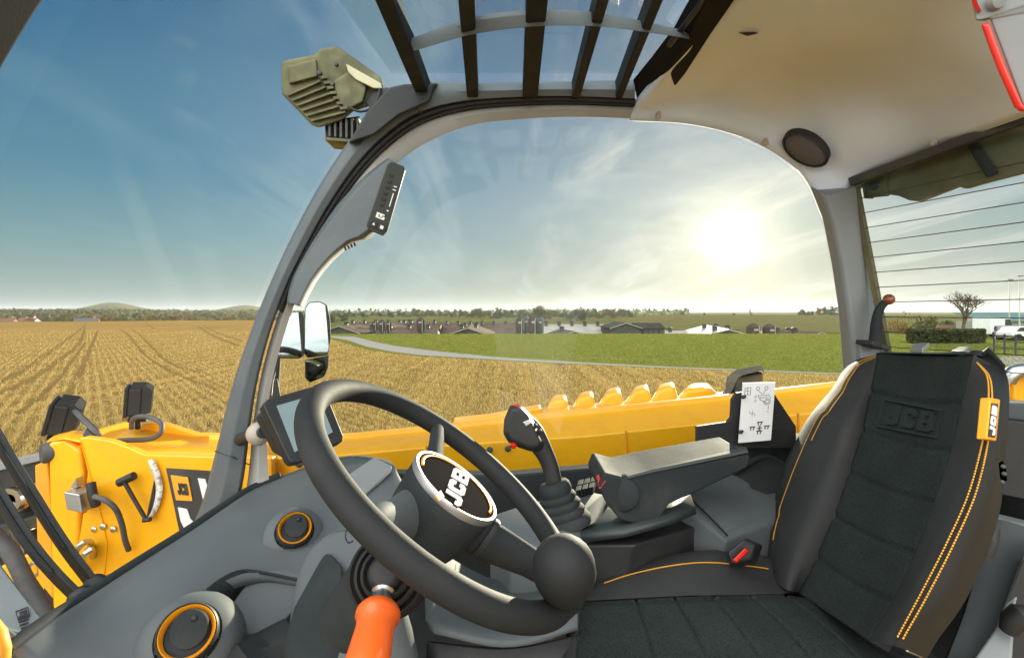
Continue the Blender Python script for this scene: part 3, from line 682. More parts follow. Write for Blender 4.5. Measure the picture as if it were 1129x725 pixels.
# stitching
def stitch(path, r=.00105, gap=3):
    p = spline(path, 360); mb = MB()
    for i in range(0, 357, gap):
        mb.tube([p[i], p[i + gap - 1] if gap > 2 else p[i + 1]], r, 5)
    return mb
def offl(rows, n): return [p + bp_[1] * n for p in rows]
def oncol(grid_, ref, shift, k0, k1):
    out = []
    for k in range(k0, k1):
        row = grid_[k]; j = min(range(len(row)), key=lambda i: (row[i] - ref[k]).length)
        x = j + shift; x = max(0, min(len(row) - 1.001, x)); i = int(x); p = row[i].lerp(row[i + 1], x - i)
        out.append(p + (O - p).normalized() * .004)
    return out
gl, gm, go = strip([s0, s1, s1b, s2], 44), strip([s3, s3b, s4], 36), strip([s4, s4b, s5], 28)
m_ = MB()
for sh in (3, 6):
    x = stitch(oncol(gl, s1, sh, 0, 34 if sh < 6 else 18)); m_.add(x.v, x.f)
m_.build('stitching', M['stitch'], seat, weld=False)
m_ = MB()
for g_, sh in ((gm, -2.2), (go, 2.0)):
    x = stitch(oncol(g_, s4, sh, 0, 39)); m_.add(x.v, x.f)
m_.build('stitching', M['stitch'], seat, weld=False)
# embossed mark
eq = [(965, 470), (1032, 483), (1039, 451), (973, 438)]
ebm = mat('embossed_fabric', (.022, .029, .027), .9, spec=.2, bump=.4, bscale=900)
fpx = [((p.x / p.y * F + CX), (CY - (p.z - H) / p.y * F), (p - bp_[0]).dot(bp_[1])) for r_ in fine[15:75] for p in r_[3:37:2]]
def ef(u, v, o=.0):
    q = bil(eq, u, v); b_ = sorted(fpx, key=lambda t: (t[0] - q.x) ** 2 + (t[1] - q.y) ** 2)[:3]
    return PP(q.x, q.y, bp_, sum(t[2] for t in b_) / 3 + o)
emb = MB()
letters(emb, 'JCB', lambda u, v: ef(.10 + .80 * u, .16 + .68 * v, .0045), bp_[1] * -.008, slant=.05, gap=.14)
emb.build('embossed_letters', ebm, seat, bevel=.0012)
fr = MB()
for a, b, c, d in ((0, 0, 1, .07), (0, .93, 1, 1), (0, .07, .035, .93), (.965, .07, 1, .93)):
    fr.plate([ef(a, b, .003), ef(c, b, .003), ef(c, d, .003), ef(a, d, .003)], bp_[1] * -.007)
fr.build('embossed_frame', ebm, seat, bevel=.001)
# orange tag on the side
tg = plane3(PP(1088, 485, bp_, .044), PP(1099, 486, bp_, .022), PP(1103.5, 440, bp_, .022))
tagp = MB().plate([PP(x, y, tg) for x, y in ((1088, 484), (1099, 486), (1103.5, 440), (1092, 438))], tg[1] * -.012).build('maker_tag', M['decal_orange'], seat, bevel=.002)
mb = MB().plate([PP(x, y, tg, .0012) for x, y in ((1090.2, 481), (1097.6, 482.4), (1100.6, 445), (1094, 444))], tg[1] * -.002)
mb.build('tag_panel', M['decal_black'], tagp, smooth=False)
letters(MB(), 'JCB', lambda u, v: PP(*bil([(1097, 480.5), (1100, 447), (1095, 446), (1091.3, 479.5)], u, v), tg, .0022), tg[1] * -.001).build('maker_letters', M['white'], tagp, smooth=False)
# head-rest guides
for x0, x1, y in ((1003, 1022, 381), (1049, 1067, 385)):
    d = lerp(1.06, .95, (x0 - 1003) / 46)
    MB().plate([P(x0, y + 1, d), P(x0 + 9, y - 3.5, d), P(x1 + 3, y - 4, d - .03), P(x1 - 5, y + 2.5, d - .04)], V((.0, .0, -.012))).build('headrest_guide', M['silver'], seat, bevel=.002)
# cushion
rowsc = [
 [(646, 640, 1.055), (700, 622, 1.06), (745, 610, 1.07), (790, 606, 1.08), (840, 612, 1.10), (880, 622, 1.12)],
 [(655, 645, 1.02), (700, 627, 1.03), (745, 616, 1.04), (790, 611, 1.05), (840, 617, 1.07), (880, 628, 1.09)],
 [(648, 652, .98), (700, 640, .985), (750, 632, .99), (795, 632, 1.0), (842, 636, 1.02), (876, 642, 1.04)],
 [(641, 662, .935), (700, 659, .935), (760, 656, .935), (815, 655, .94), (862, 654, .96), (880, 652, .99)],
]
R = [spline([P(*p) for p in r], 40) for r in rowsc]
cols = [spline([R[i][k] for i in range(4)], 14) for k in range(40)]
MB().grid(cols).build('cushion_bolster', M['vinyl'], seat, angle=180)
x = stitch([cols[k][5] + (O - cols[k][5]).normalized() * .004 for k in range(2, 34)], .0012)
x.build('stitching', M['stitch'], seat, weld=False)
rowsn = [
 [(641, 662, .935), (700, 659, .935), (760, 656, .935), (815, 655, .94), (862, 654, .95), (905, 660, .96)],
 [(637, 700, .845), (710, 698, .845), (785, 696, .845), (850, 694, .85), (905, 692, .86), (958, 706, .87)],
 [(632, 748, .755), (720, 748, .755), (810, 748, .755), (890, 748, .76), (960, 748, .77), (1020, 748, .78)],
 [(626, 810, .67), (730, 810, .67), (835, 810, .67), (930, 810, .67), (1010, 810, .68), (1080, 810, .69)],
]
R = [spline([P(*p) for p in r], 160) for r in rowsn]
cols = []
for k in range(160):
    t = k / 159; c_ = spline([R[i][k] for i in range(4)], 40)
    g = 0
    for sm in (.19, .36, .53, .70):
        for j in range(40): pass
    row = []
    for j, p in enumerate(c_):
        g = sum(math.exp(-(((t + .0 - sm - .03 * (j / 39)) / .005) ** 2)) for sm in (.22, .375, .53, .685, .84))
        g += math.exp(-((j / 39 - .02) / .02) ** 2)
        row.append(p + V((0, 0, -.006 * g)))
    cols.append(row)
MB().grid(cols).build('cushion_panel', M['fabric'], seat, solid=.10, offset=1 if False else -1, angle=180)
fr_ = [cols[0][j] for j in range(40)]
MB().grid([[p + V((.002, 0, -.001)) for p in fr_], [p + V((-.012, 0, -.015)) for p in fr_], [p + V((-.014, 0, -.06)) for p in fr_], [p + V((.0, 0, -.13)) for p in fr_]]).build('cushion_front', M['vinyl'], seat, angle=180, solid=.01)
MB().frustum([P(862, 640, 1.05), P(1000, 724, .80), P(1050, 740, .80), P(930, 610, 1.15)], [P(862, 700, 1.05), P(1000, 800, .80), P(1050, 800, .80), P(930, 690, 1.15)]).build('recliner_base', M['black'], seat, bevel=.01)
MB().loft([[P(996, 712, .75), P(1010, 704, .76), P(1024, 708, .76), P(1020, 722, .75)], [P(994, 718, .74), P(1008, 712, .74), P(1024, 714, .74), P(1018, 728, .74)]]).build('recliner_knob', M['metal'], seat, bevel=.004)

# right of the seat: side trim, latch, door handle
pt = thing('rear_side_trim', 'dark grey trim panel with pale curved edge strip beside the backrest, lower corner', 'trim panel', P(1100, 650, .95))
MB().grid([[P(1086, 572, 1.0), P(1108, 576, .98), P(1135, 584, .96), P(1190, 600, .94)], [P(1078, 620, .95), P(1098, 640, .93), P(1120, 650, .91), P(1180, 660, .9)], [P(1060, 680, .9), P(1076, 700, .88), P(1094, 712, .86), P(1160, 720, .85)], [P(1040, 730, .86), P(1056, 748, .85), P(1080, 760, .84), P(1150, 770, .83)]]).build('sloped_panel', M['dash'], pt, solid=.01, angle=80)
MB().loft([[P(x, y, d), P(x + w, y - w * .1, d - .01), P(x + w, y - w * .1, d + .03), P(x, y, d + .04)] for x, y, d, w in ((1136, 590, .90, 14), (1122, 626, .87, 12), (1108, 664, .84, 12), (1096, 694, .82, 22), (1072, 728, .80, 44), (1050, 760, .78, 60))]).build('edge_strip', M['dash_pale'], pt, bevel=.004, angle=60)
MB().frustum([P(1130, 615, .85), P(1160, 610, .84), P(1160, 800, .8), P(1080, 800, .8), P(1118, 706, .82), P(1106, 690, .825), P(1108, 672, .835)], [P(1130, 615, .95), P(1160, 610, .94), P(1160, 800, .9), P(1080, 800, .9), P(1118, 706, .92), P(1106, 690, .925), P(1108, 672, .935)]).build('door_recess', M['rubber'], pt)
MB().tube([P(1112, 695, .80), P(1117, 684, .795), P(1124, 678, .79), P(1136, 678, .79)], [.012, .016, .017, .014], 14).build('handle', M['black'], pt)
lt = thing('seat_latch', 'small black latch with pale catch on the side of the backrest', 'latch', P(1100, 520, .83))
MB().loft([[P(1098, 508, .66), P(1106, 506, .66), P(1110, 512, .66), P(1104, 520, .66)], [P(1100, 520, .66), P(1108, 518, .66), P(1112, 530, .66), P(1104, 536, .66)]]).build('catch', M['black'], lt, bevel=.003)
for x, y in ((1106, 514), (1107, 522), (1105, 531)):
    MB().ball(P(x, y, .655), .0028, 10, 6).build('rivet', M['hose'], lt)
MB().tube([P(1093, 582, .83), P(1090, 596, .82), P(1086, 612, .82)], [.011, .013, .010], 12).build('lever', M['black'], lt)
# dark inner wall and ledge behind the seat side
MB().plate([P(1108, 462, 1.0), P(1180, 470, .96), P(1180, 560, .96), P(1100, 545, 1.0)], (0.02, .02, 0)).build('rear_inner_panel', M['black'], cab, bevel=.004)
MB().plate([P(1088, 568, 1.01), P(1180, 590, .96), P(1180, 602, .95), P(1090, 578, 1.0)], (0.02, .03, 0)).build('rear_ledge', M['dash_pale'], cab, bevel=.004)

# ================================================================== RIGHT CONSOLE
cs = thing('side_console', 'grey side console with storage well between the seat and the side window', 'console', P(780, 600, 1.15) + V((0, 0, -.3)))
# joystick plinth
MB().loft([[P(546, 566, 1.10), P(580, 556, 1.22), P(640, 540, 1.30), P(664, 545, 1.22), P(652, 580, 1.08), P(612, 596, 1.0), P(570, 590, 1.02)],
           [P(540, 572, 1.09), P(576, 558, 1.24), P(644, 541, 1.32), P(672, 547, 1.22), P(658, 590, 1.06), P(612, 606, .98), P(562, 598, 1.0)],
           [P(540, 680, 1.09), P(576, 640, 1.24), P(644, 620, 1.32), P(672, 640, 1.22), P(658, 700, 1.06), P(612, 720, .98), P(562, 710, 1.0)]]).build('joystick_plinth', M['dash'], cs, bevel=.008, angle=60)
sw = plane3(P(634, 541, 1.22), P(656, 538, 1.24), P(636, 530, 1.29))
for i in range(3):
    for j in range(2):
        x = 634 + i * 7.2 + j * 2; y = 541 - j * 6.5 - i * 1.6
        MB().plate([PP(x, y, sw, .004), PP(x + 6, y - 1.4, sw, .004), PP(x + 7.4, y - 7, sw, .004), PP(x + 1.6, y - 5.6, sw, .004)], sw[1] * -.02).build('rocker_switch', M['dash_dark'], cs, bevel=.0015)
# dark trough below the arm rest
MB().loft([[P(640, 600, 1.04), P(660, 556, 1.2), P(776, 548, 1.3), P(772, 580, 1.14), P(700, 600, 1.0)], [P(636, 640, 1.04), P(660, 660, 1.25), P(780, 660, 1.3), P(772, 640, 1.12), P(690, 640, 1.02)], [P(636, 760, 1.04), P(660, 760, 1.25), P(780, 760, 1.3), P(772, 760, 1.12), P(690, 760, 1.02)]]).build('seat_rail_cover', M['black'], cs, bevel=.006)
MB().grid([[P(642, 598, 1.02), P(690, 592, 1.0), P(740, 578, 1.03), P(768, 566, 1.08)], [P(645, 586, 1.09), P(692, 578, 1.1), P(742, 562, 1.14), P(762, 552, 1.18)], [P(655, 572, 1.16), P(700, 560, 1.2), P(742, 540, 1.24), P(758, 536, 1.26)]]).build('trough_top', mat('dark_green_grey', (.022, .030, .029), .45, bump=.15), cs, solid=.015, angle=80)
# storage box
MB().loft([[P(756, 545, 1.20), P(783, 524, 1.34), P(808, 522, 1.36), P(842, 540, 1.30), P(868, 546, 1.26), P(870, 556, 1.20), P(803, 588, 1.08)],
           [P(748, 556, 1.17), P(781, 530, 1.36), P(808, 526, 1.38), P(845, 545, 1.31), P(874, 552, 1.26), P(876, 566, 1.18), P(801, 597, 1.065)],
           [P(742, 606, 1.16), P(781, 580, 1.36), P(808, 580, 1.38), P(845, 590, 1.31), P(870, 600, 1.26), P(852, 624, 1.12), P(794, 622, 1.08)],
           [P(742, 700, 1.16), P(781, 680, 1.36), P(808, 680, 1.38), P(845, 690, 1.31), P(870, 700, 1.26), P(852, 724, 1.12), P(794, 722, 1.08)]]).build('storage_box', M['dash'], cs, bevel=.006, angle=50)
MB().loft([[P(806, 521, 1.375), P(844, 498, 1.385), P(870, 512, 1.37), P(866, 545, 1.28), P(838, 550, 1.27), P(822, 540, 1.31)], [P(808, 528, 1.375), P(843, 510, 1.385), P(866, 520, 1.37), P(862, 551, 1.28), P(838, 556, 1.27), P(824, 545, 1.31)]]).build('cup_well', M['black'], cs, bevel=.004)
MB().tube(spline([P(806, 522, 1.36), P(842, 503, 1.385), P(870, 515, 1.37)], 16), .008, 8).build('well_rim', M['dash_dark'], cs)
MB().tube([P(757, 545, 1.19), P(780, 567, 1.125), P(802, 590, 1.06)], .0022, 6).build('lid_joint', M['rubber'], cs)
MB().plate([P(843, 498, 1.40), P(868, 513, 1.385), P(868, 525, 1.38), P(843, 510, 1.395)], (0, .012, 0)).build('well_divider', M['dash_dark'], cs, bevel=.003)
bk = thing('seat_belt_buckle', 'black belt buckle with a red press button beside the seat cushion', 'buckle', P(815, 610, 1.02))
MB().loft([[P(800, 614, 1.03), P(822, 592, 1.04), P(842, 600, 1.05), P(834, 622, 1.03), P(806, 626, 1.02)], [P(802, 608, .995), P(820, 594, 1.0), P(834, 600, 1.0), P(828, 616, .99), P(808, 622, .985)]]).build('housing', M['black'], bk, bevel=.005)
MB().loft([[P(807, 617, .985), P(822, 603, .99), P(827, 607, .99), P(812, 621, .985)], [P(808, 617, .972), P(821, 604, .977), P(825.5, 607, .977), P(812, 620, .972)]]).build('button', M['red'], bk, bevel=.002)
# arm rest
ar = thing('armrest', 'folding grey padded armrest beside the joystick', 'armrest', P(740, 530, 1.05))
near = [(690, 527), (720, 520), (826, 500), (828, 506), (824, 516), (770, 542), (738, 556), (728, 572), (706, 579), (684, 574), (667, 552), (660, 536), (666, 521)]
nd_ = lambda x: lerp(1.02, 1.09, (x - 660) / 165)
nearp = [P(x, y, nd_(x)) for x, y in near]
farp = [p + V((0, .155, 0)) for p in nearp]
MB().frustum(nearp, farp).build('arm', M['dash_dark'], ar, bevel=.012, seg=4)
MB().frustum([P(692, 528, nd_(692) - .006), P(720, 521, nd_(720) - .006), P(826, 499, nd_(826) - .006), P(824, 494, nd_(826) + .02), P(800, 492, nd_(800) + .16), P(700, 510, nd_(700) + .18), P(672, 517, nd_(670) + .12)],
             [P(692, 525, nd_(692) - .004), P(720, 517, nd_(720) - .004), P(824, 496, nd_(826) + .0), P(822, 492, nd_(826) + .02), P(799, 490, nd_(800) + .155), P(702, 507, nd_(700) + .175), P(676, 514, nd_(670) + .12)]).build('pad', mat('armrest_pad', (.060, .068, .066), .85, spec=.12, bump=.25, bscale=700), ar, bevel=.006, seg=3)
MB().revolve([(.036, -.03), (.035, -.004), (.030, .002), (.0003, .003)], P(686, 545, 1.03), (-.25, -1, .1), 32).build('hinge_disc', M['dash_dark'], ar, angle=50)
MB().plate([P(659, 528, 1.035), P(667, 520, 1.045), P(668, 530, 1.02), P(661, 540, 1.02)], (.0, .02, 0)).build('red_mark', M['red'], ar, bevel=.002)
# joystick
js = thing('joystick', 'black joystick with red buttons on a ribbed rubber bellows', 'joystick', P(622, 572, 1.12))
jb = P(622, 572, 1.10); jt = P(609, 528, 1.11); jx = (jt - jb).normalized()
MB().revolve([(.056, -.012), (.058, 0), (.053, .008), (.047, .010), (.051, .018), (.048, .024), (.042, .026), (.046, .034), (.043, .040), (.037, .042), (.041, .050), (.038, .056), (.033, .058), (.036, .066), (.034, .078), (.030, .084)], jb - jx * .004, jx, 40).build('bellows', M['dash_dark'], js, angle=60)
pth = [(610, 530), (606, 512), (598, 495), (588, 480), (577, 468), (571, 458), (567, 448)]
pp_ = spline([P(x, y, 1.11) for x, y in pth], 20)
rr = [.019, .0185, .018, .018, .018, .0185, .019, .020, .0215, .023, .025, .027, .028, .0285, .028, .026, .023, .020, .016, .008]
MB().tube(pp_, rr, 20, flat=.82).build('grip', M['black'], js, angle=90)
MB().loft([[P(x, y, 1.095) for x, y in ((554, 478), (555, 462), (562, 445), (575, 446), (586, 456), (602, 488), (598, 498), (584, 498), (572, 494), (560, 488))], [P(x, y, 1.065) for x, y in ((558, 476), (559, 463), (565, 450), (574, 450), (582, 459), (596, 488), (592, 493), (583, 493), (573, 489), (563, 484))]]).build('grip_face', M['black'], js, bevel=.006, seg=3)
MB().revolve([(.010, 0), (.0095, .006), (.0003, .008)], P(570, 451, 1.085), (.25, -.5, .8), 16).build('red_button', M['red'], js, angle=50)
MB().revolve([(.007, 0), (.0065, .008), (.0003, .010)], P(567, 489, 1.082), (-.4, -.6, -.5), 14).build('red_button', M['red'], js, angle=50)
MB().loft([[P(574, 466, 1.075), P(583, 461, 1.08), P(589, 467, 1.08), P(580, 472, 1.075)], [P(576, 465, 1.06), P(583, 462, 1.062), P(587, 466, 1.062), P(580, 470, 1.06)]]).build('rocker', M['silver'], js, bevel=.002)
for x, y in ((589, 470), (594, 476)):
    MB().revolve([(.006, 0), (.0055, .006), (.0003, .008)], P(x, y, 1.085), (.5, -.5, .6), 12).build('thumb_button', M['black'], js, angle=50)
# instruction card and its bracket
ib = thing('card_bracket', 'black stepped bracket plate on the window sill behind the armrest', 'bracket', P(800, 480, 1.36))
MB().plate([P(768, 494, 1.355), P(768, 470, 1.355), P(802, 465, 1.355), P(806, 460, 1.355), P(807, 440, 1.355), P(812, 433, 1.355), P(850, 428, 1.355), P(878, 470, 1.355), P(878, 494, 1.355)], (0, .012, 0)).build('plate', M['black'], ib, bevel=.002)
ca = thing('instruction_card', 'white printed instruction card with black line diagrams', 'card', P(835, 455, 1.33))
cq = [(814, 488), (850, 485), (855, 421), (819, 422)]
cp = plane3(P(814, 488, 1.335), P(850, 485, 1.325), P(855, 421, 1.33))
MB().plate([PP(*p, cp) for p in cq], cp[1] * -.003).build('sheet', M['white'], ca, smooth=False)
def cf(u, v): return PP(*bil(cq, u, v), cp, .0006)
ink = MB(); ink2 = MB()
def cl(m, u0, v0, u1, v1, w=.018):
    a = V((u0, v0)); b = V((u1, v1)); d = (b - a).normalized(); n_ = V((-d.y, d.x * .6)) * w / 2
    m.plate([cf(*(a + n_)), cf(*(b + n_)), cf(*(b - n_)), cf(*(a - n_))], cp[1] * -.0004)
def circ(m, u, v, r, n=10):
    for i in range(n): 
        a, b = i * 2 * math.pi / n, (i + 1) * 2 * math.pi / n
        cl(m, u + r * math.cos(a), v + r * .6 * math.sin(a), u + r * math.cos(b), v + r * .6 * math.sin(b))
for a, b, c, d in ((.08, .80, .26, .80), (.26, .80, .26, .92), (.26, .92, .08, .92), (.08, .92, .08, .80), (.17, .80, .17, .92), (.11, .86, .15, .86), (.19, .86, .23, .86), (.11, .89, .15, .89)): cl(ink2, a, b, c, d)
circ(ink2, .48, .90, .05); circ(ink2, .74, .90, .05)
for a, b, c, d in ((.50, .86, .62, .80), (.72, .86, .64, .80), (.50, .78, .78, .78), (.52, .74, .76, .74), (.52, .74, .50, .78), (.76, .74, .78, .78), (.56, .70, .70, .68), (.58, .74, .56, .70), (.40, .78, .46, .78), (.38, .75, .46, .75), (.40, .71, .46, .71), (.38, .68, .46, .68), (.66, .68, .74, .62), (.84, .60, .84, .54), (.80, .50, .86, .50), (.80, .80, .90, .72)): cl(ink2, a, b, c, d)
circ(ink2, .80, .67, .09); circ(ink2, .80, .67, .05)
for a, b, c, d in ((.28, .48, .44, .48), (.36, .53, .36, .43), (.28, .53, .28, .49), (.44, .47, .44, .43)): cl(ink2, a, b, c, d, .014)
for (u, v) in ((.62, .30), (.40, .225), (.84, .225), (.62, .15)):
    cl(ink, u - .09, v + .025, u + .09, v + .025, .03); cl(ink, u - .05, v + .025, u - .05, v - .03, .03); cl(ink, u + .05, v + .025, u + .03, v - .03, .03)
for a, b, c, d in ((.54, .225, .70, .225), (.62, .27, .62, .18), (.58, .25, .66, .25), (.58, .20, .66, .20)): cl(ink, a, b, c, d, .022)
ink.build('printed_arrows', M['ink'], ca, smooth=False); ink2.build('printed_diagram', M['ink_grey'], ca, smooth=False)
for v in (.19, .77):
    MB().tube([cf(-.04, v) + cp[1] * .004, cf(.04, v) + cp[1] * .006, cf(.10, v + .01) + cp[1] * .003], [.004, .005, .003], 8).build('clip', M['black'], ca)

# ================================================================== MACHINE OUTSIDE THE CAB
bm_ = thing('loader_boom', 'long yellow telescopic loader boom lying along the side of the cab with dark decal panel', 'boom', P(600, 500, 2.0))
st = [(230, 479, 503, 560), (300, 479, 504, 570), (390, 477.5, 499, 590), (500, 466.5, 489, 590), (650, 451, 479, 580), (800, 435, 463, 570), (930, 420, 450, 560), (1010, 412, 444, 560)]
def interp_y(px, c):
    for p, q in zip(st, st[1:]):
        if px <= q[0]: return lerp(p[c], q[c], (px - p[0]) / (q[0] - p[0]))
    return st[-1][c]
rings = []
for px, a, b, c in st:
    rings.append([P(px, a, 2.00), P(px, a - .6, 1.985), P(px, a + .3, 1.97), P(px, a + 5.0, 1.965), P(px, lerp(a, b, .55), 1.90), P(px, b - 2, 1.815), P(px, b + 1.5, 1.80), P(px, c, 1.80), P(px, c, 2.3), P(px, a + 2.5, 2.3)])
MB().loft(rings).build('boom_beam', M['yellow'], bm_, bevel=.004, angle=30)
# fore end: side cheeks and deck
ck = [(87, 483), (93, 481.5), (119.6, 485), (140, 492), (159, 500.5), (234, 503), (300, 504), (300, 700), (70, 700), (92, 560), (96, 520)]
MB().plate([P(x, y, 1.74) for x, y in ck], (0, .03, 0)).build('side_cheek', M['yellow'], bm_, bevel=.006)
MB().plate([P(x, y, 2.02) for x, y in ((118, 484), (147, 467), (181, 466.5), (200, 473), (217, 478), (310, 479), (310, 560), (118, 560))], (0, .03, 0)).build('side_cheek', M['yellow'], bm_, bevel=.006)
MB().grid([[P(120, 487, 1.78), P(159, 502, 1.78), P(236, 505, 1.78), P(305, 506, 1.78)], [P(132, 478, 1.9), P(168, 488, 1.9), P(222, 492, 1.9), P(305, 492, 1.9)], [P(146, 471, 2.02), P(180, 476, 2.02), P(214, 481, 2.02), P(305, 481, 2.02)]]).build('top_deck', M['yellow'], bm_, solid=.02)
MB().loft([[P(122, 483, 1.85), P(152, 474, 1.99), P(154, 476, 1.99), P(124, 486, 1.85)], [P(140, 490, 1.85), P(170, 479, 1.99), P(172, 481, 1.99), P(142, 492, 1.85)]]).build('deck_rib', M['yellow_deep'], bm_)
for x, y in ((163, 519), (184, 566)):
    pass
# nose block in front of the boom
MB().loft([[P(50, 488, 1.78), P(58, 480, 1.82), P(64, 477, 1.9), P(64, 477, 2.05), P(50, 488, 2.1)], [P(70, 484, 1.75), P(76, 477, 1.79), P(82, 474, 1.86), P(86, 475, 2.05), P(72, 488, 2.1)], [P(97, 490, 1.75), P(99, 481, 1.79), P(100, 478, 1.86), P(100, 476, 2.05), P(98, 490, 2.1)]]).build('nose_cap', M['yellow'], bm_, bevel=.012, seg=3, angle=60)
MB().plate([P(x, y, 1.77) for x, y in ((52, 488), (70, 484), (88, 496), (91, 520), (88, 560), (80, 700), (58, 700), (54, 560))], (0, .3, 0)).build('nose_block', M['yellow'], bm_, bevel=.012, seg=3)
MB().plate([P(x, y, 1.80) for x, y in ((38, 513), (52, 507), (56, 560), (58, 660), (42, 640))], (.03, .3, 0)).build('nose_flap', M['yellow_deep'], bm_, bevel=.004)
MB().revolve([(.035, -.05), (.035, .01), (.030, .016), (.0003, .016)], P(52, 499, 1.78), (-.6, -.8, 0), 18).build('pivot_pin', M['hose'], bm_, angle=50)
mb = MB()
mb.plate([P(x, y, 1.735) for x, y in ((88, 486), (98, 520), (113, 575), (118, 600), (114, 640), (90, 640), (94, 560), (97, 520))], (0, .006, 0)); mb.build('reinforcing_plate', M['yellow'], bm_, bevel=.003)
for x, y in ((114, 580), (125, 583), (104, 583)):
    MB().revolve([(.010, 0), (.010, .004), (.006, .006), (.0003, .006)], P(x, y, 1.735), (0, -1, 0), 6 if x == 104 else 16).build('bolt_head', M['metal'], bm_, angle=40)
for px in (470, 690, 880):
    MB().tube([P(px, interp_y(px, 2), 1.80), P(px + 2, interp_y(px, 2) + 50, 1.795)], .004, 6).build('weld_bead', M['yellow_deep'], bm_)
for px in (330, 352, 540, 560, 905):
    MB().revolve([(.012, 0), (.012, .006), (.007, .009), (.0003, .009)], P(px, interp_y(px, 2) + 9, 1.80), (0, -1, 0), 6).build('bolt_head', M['hose'], bm_, angle=40)
# hoses and a connector
cn = thing('valve_connector', 'grey metal connector block with orange clip and hose on the boom side', 'connector', P(97, 550, 1.72))
MB().plate([P(87, 535, 1.72), P(104, 538, 1.72), P(107, 558, 1.72), P(90, 554, 1.72)], (0, -.06, 0)).build('block', M['silver'], cn, bevel=.004)
MB().plate([P(86, 534, 1.725), P(92, 524, 1.725), P(93, 534, 1.725)], (0, -.03, 0)).build('fin', M['silver'], cn)
MB().plate([P(88, 555, 1.715), P(96, 557, 1.715), P(96, 564, 1.715), P(89, 560, 1.715)], (0, -.02, 0)).build('clip', M['lever_orange'], cn)
MB().tube([P(100, 532, 1.69), P(102, 545, 1.68), P(106, 557, 1.69)], .014, 10).build('plug', M['black'], cn)
MB().tube(spline([P(104, 547, 1.67), P(116, 551, 1.66), P(127, 560, 1.67), P(134, 576, 1.69), P(138, 595, 1.70), P(142, 606, 1.72)], 24), .0085, 10).build('hose', M['hose'], cn)
pi = thing('steel_pipe_loop', 'pair of bent bright steel pipes at the foot of the yellow boom nose', 'pipe', P(90, 610, 1.70))
for k in range(2):
    MB().tube(spline([P(80 + k * 8, 622 + k * 8, 1.72), P(84 + k * 7, 607 + k * 9, 1.66), P(92 + k * 5, 598 + k * 9, 1.65), P(99 + k * 2, 597 + k * 9, 1.68), P(101 + k, 604 + k * 9, 1.73)], 16), .010, 10).build('pipe', M['metal'], pi)
MB().frustum([P(104, 640, 1.60), P(118, 632, 1.60), P(135, 630, 1.62), P(128, 646, 1.60)], [P(108, 642, 1.5), P(118, 636, 1.5), P(130, 634, 1.52), P(126, 644, 1.5)]).build('red_reflector', M['red'], bm_, bevel=.01)
# angle gauge
ga = thing('boom_angle_gauge', 'white curved boom angle scale with black pendulum pointer', 'gauge', P(165, 540, 1.72))
ao = spline([(163, 507), (170, 508), (177, 526), (179, 541), (174, 560), (164, 575)], 20)
ai = spline([(163, 508), (167, 520), (171, 532), (171.5, 545), (168, 560), (162, 574)], 20)
MB().grid([[P(*p, 1.725) for p in ao], [P(*p, 1.725) for p in ai]]).build('scale', M['dirt_label'], ga, solid=.004)
mb = MB()
for k in range(2, 18, 2): mb.plate([P(*ao[k], 1.7225), P(*(ao[k].lerp(ai[k], .5)), 1.7225), P(*(ao[k].lerp(ai[k], .5) + V((.3, .8))), 1.7225), P(*(ao[k] + V((.3, .8))), 1.7225)], (0, .001, 0))
mb.build('scale_marks', M['ink_grey'], ga, smooth=False)
MB().plate([P(x, y, 1.728) for x, y in ((170, 528), (171, 545), (167, 562), (161, 572), (166, 548))], (0, .004, 0)).build('backing', M['black'], ga)
MB().tube([P(136, 529, 1.70), P(149, 552, 1.70), P(162, 574, 1.70)], .0065, 8).build('pointer', M['black'], ga)
MB().tube([P(131, 532, 1.705), P(148, 524, 1.705)], .014, 10).build('pivot_bar', M['black'], ga)
MB().tube([P(158, 573, 1.70), P(166, 572, 1.70)], .008, 8).build('foot', M['black'], ga)
# decals
de = MB().plate([P(x, y, 1.733) for x, y in ((183, 516), (262, 521), (268, 590), (199, 592))], (0, .004, 0)).build('decal_panel', M['decal_black'], bm_, smooth=False)
MB().plate([P(x, y, 1.729) for x, y in ((188, 523.5), (207, 526), (212, 552), (194, 551))], (0, .003, 0)).build('orange_square', M['decal_orange'], de, smooth=False)
dq = [(196.5, 545), (208.5, 546), (205.5, 533), (193.5, 532)]
letters(MB(), 'JCB', lambda u, v: P(*bil(dq, u, v), 1.7265), (0, .002, 0), slant=.1).build('maker_letters', M['ink'], de, smooth=False)
for q_ in (((218, 527), (226, 528), (234, 552), (224, 551)), ((196, 559), (206, 561), (210, 572), (218, 580), (232, 582), (232, 590), (206, 588), (199, 574)), ((250, 530), (262, 531), (266, 556), (256, 556))):
    MB().plate([P(x, y, 1.729) for x, y in q_], (0, .003, 0)).build('big_letter', M['white'], de, smooth=False)
